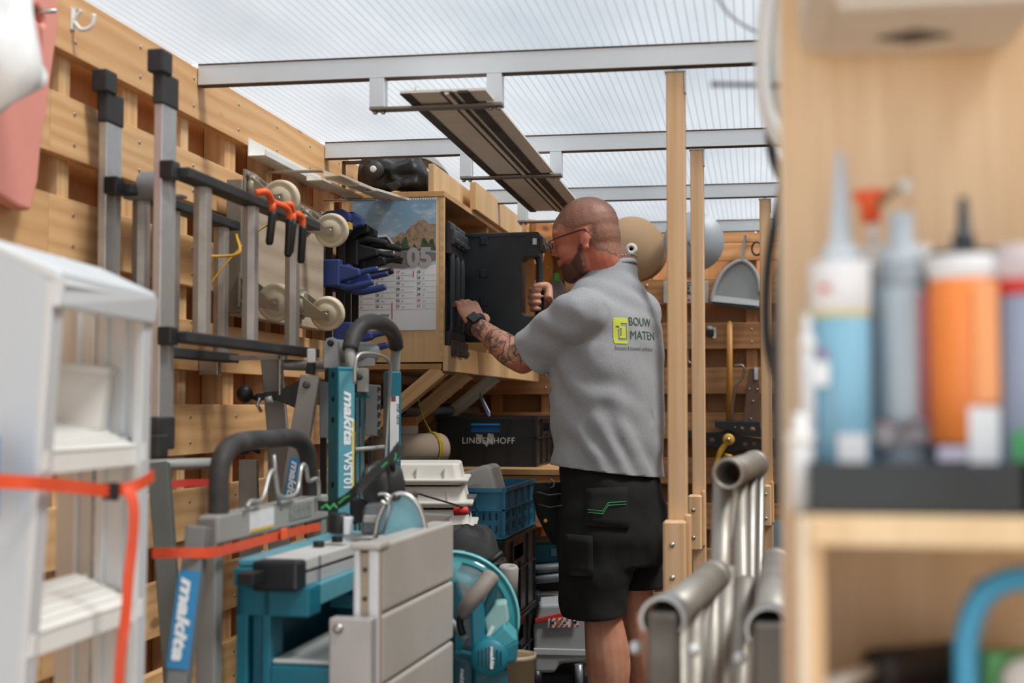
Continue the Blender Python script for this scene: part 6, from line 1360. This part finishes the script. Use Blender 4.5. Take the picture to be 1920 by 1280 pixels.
# ---- aluminium scaffold frames stacked on end
SM = mt('A8A49D', .50, .55, .6, 7, '746B60'); SMD = mt('6F6C67', .5, .4, .6, 9, '3F3C39')
F1 = thing('scaffold_frame', 'aluminium scaffold frame with an open tube end highest, in front of the posts', 'scaffold frame', L3(.40, 2.6, 0), 'scaffold frames')
a, e = hd(1376, 889, 2.42), hd(1414, 876, 2.78); a = L3((1364-960)/FPX*2.40, 2.40, 1.090); e = L3((1414-960)/FPX*2.80, 2.80, 1.090)
B().pipe(a, e, .0245, .0205, 32).build('top_tube', SM, F1); ax = (e-a).normalized(); B().pipe(a-ax*.002, a+ax*.03, .027, .021, 32).build('end_collar', SM, F1); B().pipe(e-ax*.03, e+ax*.002, .0275, .021, 28).build('end_collar', SM, F1)
def vt(px0, y0_, px1, d, r, par, m=None, d1=None): 
    p = hd(px0, y0_, d); q = hd(px1, 1280, d1 or d); k = p.z/(p.z-q.z); b_ = p+(q-p)*k
    B().cyl(p, b_, r, n=20).build('upright_tube', m or SM, par)
vt(1356, 905, 1343, 2.46, .0175, F1); vt(1386, 900, 1392, 2.60, .0150, F1); vt(1407, 893, 1404, 2.72, .0145, F1, mt('8D8A86', .4, .7, .5)); vt(1425, 890, 1420, 2.78, .010, F1, mt('8D8A86', .4, .7, .5))
b = B(); b.prism([hd(1377, 925, 2.5), hd(1384, 922, 2.5), hd(1372, 1010, 2.5), hd(1368, 1005, 2.5)], CF*.01); b.build('white_tape', WHITE, F1)
def claw_tube(nm, lab, pa, da, pb, db, z, hookr):
    t = thing(nm, lab, 'scaffold frame', L3((pa-960)/FPX*da, da, 0), 'scaffold frames'); a = L3((pa-960)/FPX*da, da, z); e = L3((pb-960)/FPX*db, db, z); ax = (e-a).normalized()
    B().pipe(a+ax*.03, e, .0245, .021, 28).build('ledger_tube', SM, t); B().pipe(e-ax*.05, e+ax*.002, .0265, .021, 28).build('end_collar', SM, t)
    e1_ = ax.cross(Z).normalized(); q = B(); n = 22
    for i in range(n):
        a0, a1 = -.55+i*(PI+1.1)/n, -.55+(i+1)*(PI+1.1)/n
        pts = [a+e1_*r*math.cos(an)+Z*r*math.sin(an)-ax*.015 for r, an in ((hookr, a0), (hookr+.004, a0), (hookr+.004, a1), (hookr, a1))]; q.prism(pts, ax*.05)
    q.build('claw', mt('AEB2B4', .35, .8, .3), t); B().box(a-Z*.11-ax*.0, (.04, .045, .24), Matrix((e1_, ax, Z)).transposed()).build('locking_plate', SMD, t, .006)
    B().ball(a-e1_*-(hookr+.012)-Z*.04, .009).build('rivet', ALUW, t); B().ball(a-e1_*(hookr+.012)-Z*.04, .009).build('rivet', ALUW, t)
    return t, a, e
t2, a2_, e2_ = claw_tube('scaffold_frame', 'scaffold frame with a round claw at its near end, left in the stack', 1243, 1.88, 1338, 2.36, .925, .026)
t3, a3_, e3_ = claw_tube('scaffold_frame', 'scaffold frame with a round claw at its near end, right in the stack', 1438, 1.86, 1452, 2.66, .915, .026)
for t_, a_, e_, ks in ((t2, a2_, e2_, (.22, .5, .9)), (t3, a3_, e3_, (.2, .55, .92))):
    for k in ks: p = a_.lerp(e_, k); B().cyl((p.x, p.y, p.z-.02), (p.x, p.y, 0), .017, n=18).build('upright_tube', SM, t_)
    B().cyl(a_.lerp(e_, .2)-Z*.35, a_.lerp(e_, .95)-Z*.35, .012, n=12).build('brace', SM, t_)
vt(1325, 1105, 1300, 2.3, .016, t2); vt(1360, 1060, 1352, 2.44, .020, F1); vt(1395, 1080, 1385, 2.44, .020, F1)
# ------------------------------------------------------------------ foreground right: plywood rack with sealants
def K(px, py, d): return hd(px, py, d)
FC = thing('plywood_rack', 'plywood rack in the right foreground with a shelf of sealant cartridges', 'rack', L3(.30, 1.15, 0))
dB = 1.25; fx = (1492-960)/FPX*1.0; lx = fx-.003; BP = ply('E8CFAE', 'D3AC7E', .8); BE_ = mt('E2D3BC', .6, 0, .15)
PV = L3(fx, 1.0, 0)
def W3(l, d, z): return V((PV.x+l-fx, PV.y+d-1.0, z))       # the rack stands square to the walls
def fb_(nm, l0, l1, d0, d1, z0, z1, m, par=None, bev=.001):
    c = W3((l0+l1)/2, (d0+d1)/2, (z0+z1)/2); return B().box(c, (l1-l0, d1-d0, z1-z0)).build(nm, m, par or FC, bev)
fb_('back_panel', lx, .62, dB, dB+.012, 0, 1.98, BP); fb_('panel_edge', lx-.003, lx, dB, dB+.012, 0, 1.98, BE_)
fb_('side_panel', fx, fx+.018, 1.0, dB, 0, 1.124, BP); fb_('side_edge', fx, fx+.008, .997, 1.0, 0, 1.124, BE_)
fb_('shelf_board', fx+.0085, .62, .995, dB, 1.105, 1.125, ply('E8CFA8', 'D3AE7E'))
fb_('bottom_board', fx+.018, .62, 1.0, dB, .90, .918, BP); fb_('side_panel', .60, .62, 1.0, dB, 0, 1.105, BP)
TY = mt('1F2327', .45, 0, .2, 6)
l0 = (1508-960)/FPX*1.015; l1 = (1889-960)/FPX*1.015
def tray(l0, l1, lab, sx_=''):
    t = thing('storage_tray', lab, 'tray', L3((l0+l1)/2, 1.1, 1.1255), 'black trays on the shelf')
    for nm, a in (('front', (l0, l1, 1.012, 1.016, 1.1255, 1.162)), ('back', (l0, l1, 1.20, 1.204, 1.1255, 1.162)), ('side', (l0, l0+.004, 1.016, 1.20, 1.1255, 1.162)), ('side', (l1-.004, l1, 1.016, 1.20, 1.1255, 1.162)), ('base', (l0, l1, 1.016, 1.20, 1.1255, 1.129))): fb_(nm, *a, TY, t)
tray(l0, l1, 'long black tray on the foreground shelf holding the sealant cartridges'); tray(l1+.006, .59, 'second black tray at the right edge of the shelf')
def cart(px, d, r, zt, bands, noz, lab, nz=None):
    t = thing('sealant_cartridge', lab, 'cartridge', L3((px-960)/FPX*d, d, 1.1295), 'sealant cartridges'); c = L3((px-960)/FPX*d, d, 0); z0 = 1.1295
    for nm, za, zb_, m, k in bands: B().lathe([(0, za), (r*k-.0008, za), (r*k, za+.001), (r*k, zb_-.001), (r*k-.0008, zb_), (0, zb_)], c, Z, 32).build(nm, m, t)
    if noz: nm, ra, rb, za, zb_, m = noz; B().lathe([(ra*1.6, za), (ra*1.6, za+.012), (ra, za+.014), (rb, zb_), (0, zb_)], c, Z, 18).build(nm, m, t)
    return t, c
LB = mt('7FB4CE', .45, 0, .2, 5); WP_ = mt('E4E8EC', .4, 0, .1); GB = mt('A9B6C0', .35, .2, .3, 5); OB = mt('F08A40', .45, 0, .25, 4, 'E96A25'); DB = mt('2A3550', .45, 0, .2)
def zf(py, d): return HC+(765-py)*d/FPX
t, c = cart(1580, 1.11, .0245, 0, [('label', 1.1295, zf(596, 1.11), LB, 1), ('yellow_ring', zf(596, 1.11), zf(586, 1.11), mt('E0D27A', .5), 1.01), ('cap', zf(586, 1.11), zf(492, 1.11), WP_, 1.03)], ('nozzle', .0095, .003, zf(492, 1.11), zf(282, 1.11), mt('CDD9E2', .35)), 'sealant cartridge with a light blue label and long pale nozzle, leftmost in the tray')
for l_, m, px, py, w, h in (('printed_box', WP_, 1598, 850, .022, .03), ('print_mark', mt('B0508A', .5), 1543, 663, .006, .005), ('print_mark', WP_, 1540, 700, .012, .018), ('print_mark', RED, 1546, 540, .008, .004)):
    B().box(K(px, py, 1.083), (w, .001, h), C3).build(l_, m, t)
B().box(L3(c.dot(CR)+.018, 1.094, 1.23), (.008, .003, .16), C3).build('dark_side', mt('3E5566', .5), t)
t, c = cart(1694, 1.115, .0230, 0, [('label', 1.1295, zf(540, 1.115), GB, 1), ('collar', zf(540, 1.115), zf(500, 1.115), mt('9AA4AD', .4), .8)], ('nozzle', .010, .0095, zf(500, 1.115), zf(398, 1.115), mt('BBC8D2', .35)), 'silver-grey sealant can with a red and dark side stripe, second from the left')
B().box(K(1733, 690, 1.093), (.009, .001, .115), C3).build('red_stripe', mt('9A5A62', .5), t); B().box(K(1744, 690, 1.096), (.006, .001, .14), C3).build('dark_stripe', mt('2F3242', .5), t)
for x in (1665, 1715): B().lathe([(0, .0005), (.012, .0005)], K(x, 812, 1.090), -CF, 18).build('hazard_mark', mt('D6D2D8', .5), t)
t, c = cart(1811, 1.085, .0265, 0, [('foot', 1.1295, zf(830, 1.085), DB, 1), ('label', zf(830, 1.085), zf(525, 1.085), OB, 1.01), ('white_band', zf(525, 1.085), zf(480, 1.085), WP_, 1.0), ('cap', zf(480, 1.085), zf(470, 1.085), DGREY, 1.0)], ('nozzle', .0055, .0035, zf(470, 1.085), zf(368, 1.085), mt('26323B', .4)), 'orange sealant cartridge with a black nozzle, third from the left')
B().box(K(1846, 815, 1.058), (.023, .001, .042), C3).build('white_label', WP_, t); B().box(K(1786, 850, 1.057), (.022, .001, .010), C3).build('badge', mt('C9C4D8', .5), t); B().box(K(1850, 640, 1.0565), (.018, .0008, .09), C3).build('pale_panel', mt('EFA36B', .5), t)
t, c = cart(1925, 1.07, .0235, 0, [('label', 1.1295, zf(555, 1.07), mt('8E9AB2', .45, 0, .3, 4, '5B6C88'), 1), ('red_band', zf(555, 1.07), zf(525, 1.07), RED, 1.01), ('cap', zf(525, 1.07), zf(462, 1.07), mt('D6CCD2', .4), 1.0)], None, 'cartridge with a red band cut off by the right edge of the photo')
B().box(K(1913, 845, 1.045), (.010, .001, .03), C3).build('green_mark', mt('3FA05A', .5), t)
t, c = cart(1682, 1.18, .030, 0, [('body', 1.1295, zf(560, 1.18), mt('2E3440', .5), .9), ('lid', zf(560, 1.18), zf(462, 1.18), mt('DADDDF', .45), 1.0)], None, 'dark can with a wide white lid behind the silver-grey one')
# foam gun adaptor: orange collar with a bent white tip
AD = thing('foam_adaptor', 'orange-collared foam adaptor with a bent white tip, sticking up behind the cartridges', 'nozzle', K(1640, 460, 1.18)); B().lathe([(.012, 0), (.016, -.002), (.009, -.012), (.008, -.026), (.0, -.027)], K(1632, 358, 1.17), Z, 20).build('orange_collar', ORG, AD)
B().cyl(K(1638, 470, 1.17), K(1636, 400, 1.17), .004, n=10).build('stem', ALUW, AD); B().cyl(K(1645, 385, 1.16), K(1688, 350, 1.15), .003, n=10).build('arm', mt('9A8466', .5), AD); B().tube([K(1692, 338, 1.15), K(1705, 362, 1.15)], .0045, 10).build('white_tip', WHITE, AD)
for i, (px, ya, yb, r, lab) in enumerate(((1515, 590, 725, .006, 'narrow white tube standing highest at the left end of the shelf'), (1500, 775, 890, .0085, 'short white bottle at the left end of the shelf'))):
    d = 1.10 if i == 0 else 1.04; c = L3((px-960)/FPX*d, d, 0); t = thing('white_bottle', lab, 'bottle', c+Z*1.1295, 'small white bottles on the shelf'); z0 = 1.1255
    B().lathe([(0, z0), (r, z0), (r, zf(ya, d)-.018), (r*.6, zf(ya, d)-.012), (r*.6, zf(ya, d)), (0, zf(ya, d))], c, Z, 20).build('body', WP_, t); B().lathe([(r*1.1, zf((ya+yb)/2, d)), (r*1.25, zf((ya+yb)/2, d)+.004), (r*1.1, zf((ya+yb)/2, d)+.008)], c, Z, 18).build('ring', WHITE, t)
# white dispenser seen from below
DI = thing('paper_dispenser', 'white plastic dispenser on the plywood back panel, seen from below with its dark slot', 'dispenser', L3(.37, 1.15, 1.51)); zD = zf(104, dB)
dl0 = fx+.012; dl1 = fx+.195; DM = mt('E3DCD2', .4, 0, .08)
b = B(); b.box(W3((dl0+dl1)/2, dB-.10, zD+.10), (dl1-dl0, .198, .20)); b.build('housing', DM, DI, .012, 4)
b = B(); b.box(W3((dl0+dl1)/2+.005, dB-.105, zD-.003), (dl1-dl0-.035, .15, .010)); b.build('bottom_panel', mt('D9D2C8', .45, 0, .08), DI, .004, 3)
P = [W3(fx+x, dB-y, zD-.0085) for x, y in ((.070, .088), (.100, .068), (.132, .088), (.100, .110))]; B().prism(P, Z*-.001).build('slot', mt('0E1220', .5), DI)
# lower compartment
HS = thing('hacksaw', 'blue tubular tool handle curving up in the lower compartment of the rack', 'hacksaw', K(1880, 1340, 1.06)); dd = 1.06
B().tube(bez([K(1812, 1420, dd), K(1812, 1280, dd), K(1814, 1190, dd), K(1840, 1120, dd), K(1890, 1088, dd), K(1950, 1084, dd), K(2040, 1084, dd)], 6), .0092, 14).build('frame_tube', mt('3F9CC6', .4, 0, .1), HS); B().cyl(K(1845, 1090, dd+.02), K(1838, 1110, dd+.02), .006, n=10).build('blade_pin', BLK, HS)
GBx = thing('green_box', 'green packet behind the blue handle in the lower compartment', 'packet', K(1900, 1300, 1.15)); c = K(1900, 1290, 1.15); B().box(V((c.x, c.y, (zf(1215, 1.15)+.918)/2)), (.05, .03, zf(1215, 1.15)-.918), C3).build('body', mt('6DBB7A', .5), GBx, .002); B().ball(K(1930, 1275, 1.12), (.022, .01, .018)).build('white_patch', WHITE, GBx); GBx.name = 'packet'
BR = thing('black_roll', 'dark roll lying in the lower compartment, left of the blue handle', 'roll', K(1715, 1300, 1.15)); r_ = .016; a = K(1640, 1255, 1.13); e = K(1800, 1238, 1.18); B().lathe([(0, 0), (r_, 0), (r_*1.03, .01), (r_, (e-a).length), (0, (e-a).length)], a, e-a, 24).build('sheet', mt('231F20', .6), BR); BR.name = 'rubber_roll'
BRb = B().box(L3(.335, 1.16, .945), (.11, .08, .054), C3).build('box_file', mt('4A3B33', .7), None, .003); tag(BRb, 'brown box under the dark roll in the lower compartment', 'box')
WS2 = B().cyl(K(1530, 1296, 1.02), K(1640, 1252, 1.14), .006, n=12).build('white_stick', WHITE, None); tag(WS2, 'thin white rod lying at an angle in the lower compartment', 'rod')
# cables and hoses on the near side of the rack
CB = thing('power_cable', 'black power cable hanging in a long loop beside the plywood rack', 'cable', K(1450, 760, 1.7)); d = 1.7
B().tube(bez([K(1484, -80, d), K(1478, 0, d), K(1462, 70, d), K(1447, 150, d), K(1441, 220, d), K(1448, 290, d), K(1466, 335, d), K(1476, 320, d), K(1479, 230, d), K(1478, 100, d), K(1476, -60, d)], 8), .0058, 10).build('loop', BLKG, CB)
B().tube(bez([K(1470, 300, d), K(1466, 350, d), K(1452, 420, d), K(1440, 500, d), K(1436, 580, d), K(1440, 650, d), K(1456, 710, d), K(1473, 745, d), K(1492, 760, d)], 8), .0058, 10).build('loop', BLKG, CB)
CH = thing('grey_hose', 'thick dark grey hose running down beside the plywood rack', 'hose', K(1460, 960, 1.3)); CH.name = 'hose'
B().tube(bez([K(1479, 200, 1.62), K(1474, 400, 1.61), K(1466, 540, 1.60), K(1461, 680, 1.60), K(1461, 800, 1.60), K(1467, 900, 1.60), K(1482, 990, 1.60)], 8), .0078, 12).build('tube', mt('4E4F50', .6), CH)
WH = thing('white_hose', 'translucent white hose hanging from the roof in front of the first roof bar’s end', 'hose', K(1430, 240, 1.6)); WH.name = 'hose'
B().tube(bez([K(1450, -60, 1.6), K(1434, 40, 1.6), K(1430, 140, 1.6), K(1440, 215, 1.6), K(1462, 262, 1.6), K(1482, 250, 1.6)], 8), .0085, 12).build('tube', mt('E4E9EC', .3), WH)
B().tube(bez([K(1462, -60, 1.62), K(1450, 60, 1.62), K(1456, 160, 1.62), K(1476, 220, 1.62)], 8), .010, 12).build('tube', mt('DDE4E8', .3), WH)
b = B(); b.tube(bez([K(1330, -30, 1.9), K(1362, 20, 1.9), K(1400, 50, 1.9), K(1440, 66, 1.9), K(1480, 70, 1.9)], 6), .0022, 6); tag(b.build('thin_wire', mt('8A8F93', .5), None), 'thin grey wire sagging below the roof at the top right', 'wire')
b = B(); b.cyl(K(1335, 158, 1.61), K(1462, 160, 1.61), .0026, n=10); b.ball(K(1338, 158, 1.61), .0036); tag(b.build('steel_pin', mt('3F4245', .4, .5), None), 'dark horizontal rod pointing left, high beside the rack', 'rod')
b = B(); b.tube(bez([wy(1470, 470, .05), wy(1462, 500, .05), wy(1463, 530, .05)], 5), .004, 6); tag(b.build('orange_cord', ORG, None), 'short orange cord on the back wall, right of the farthest post', 'cord')
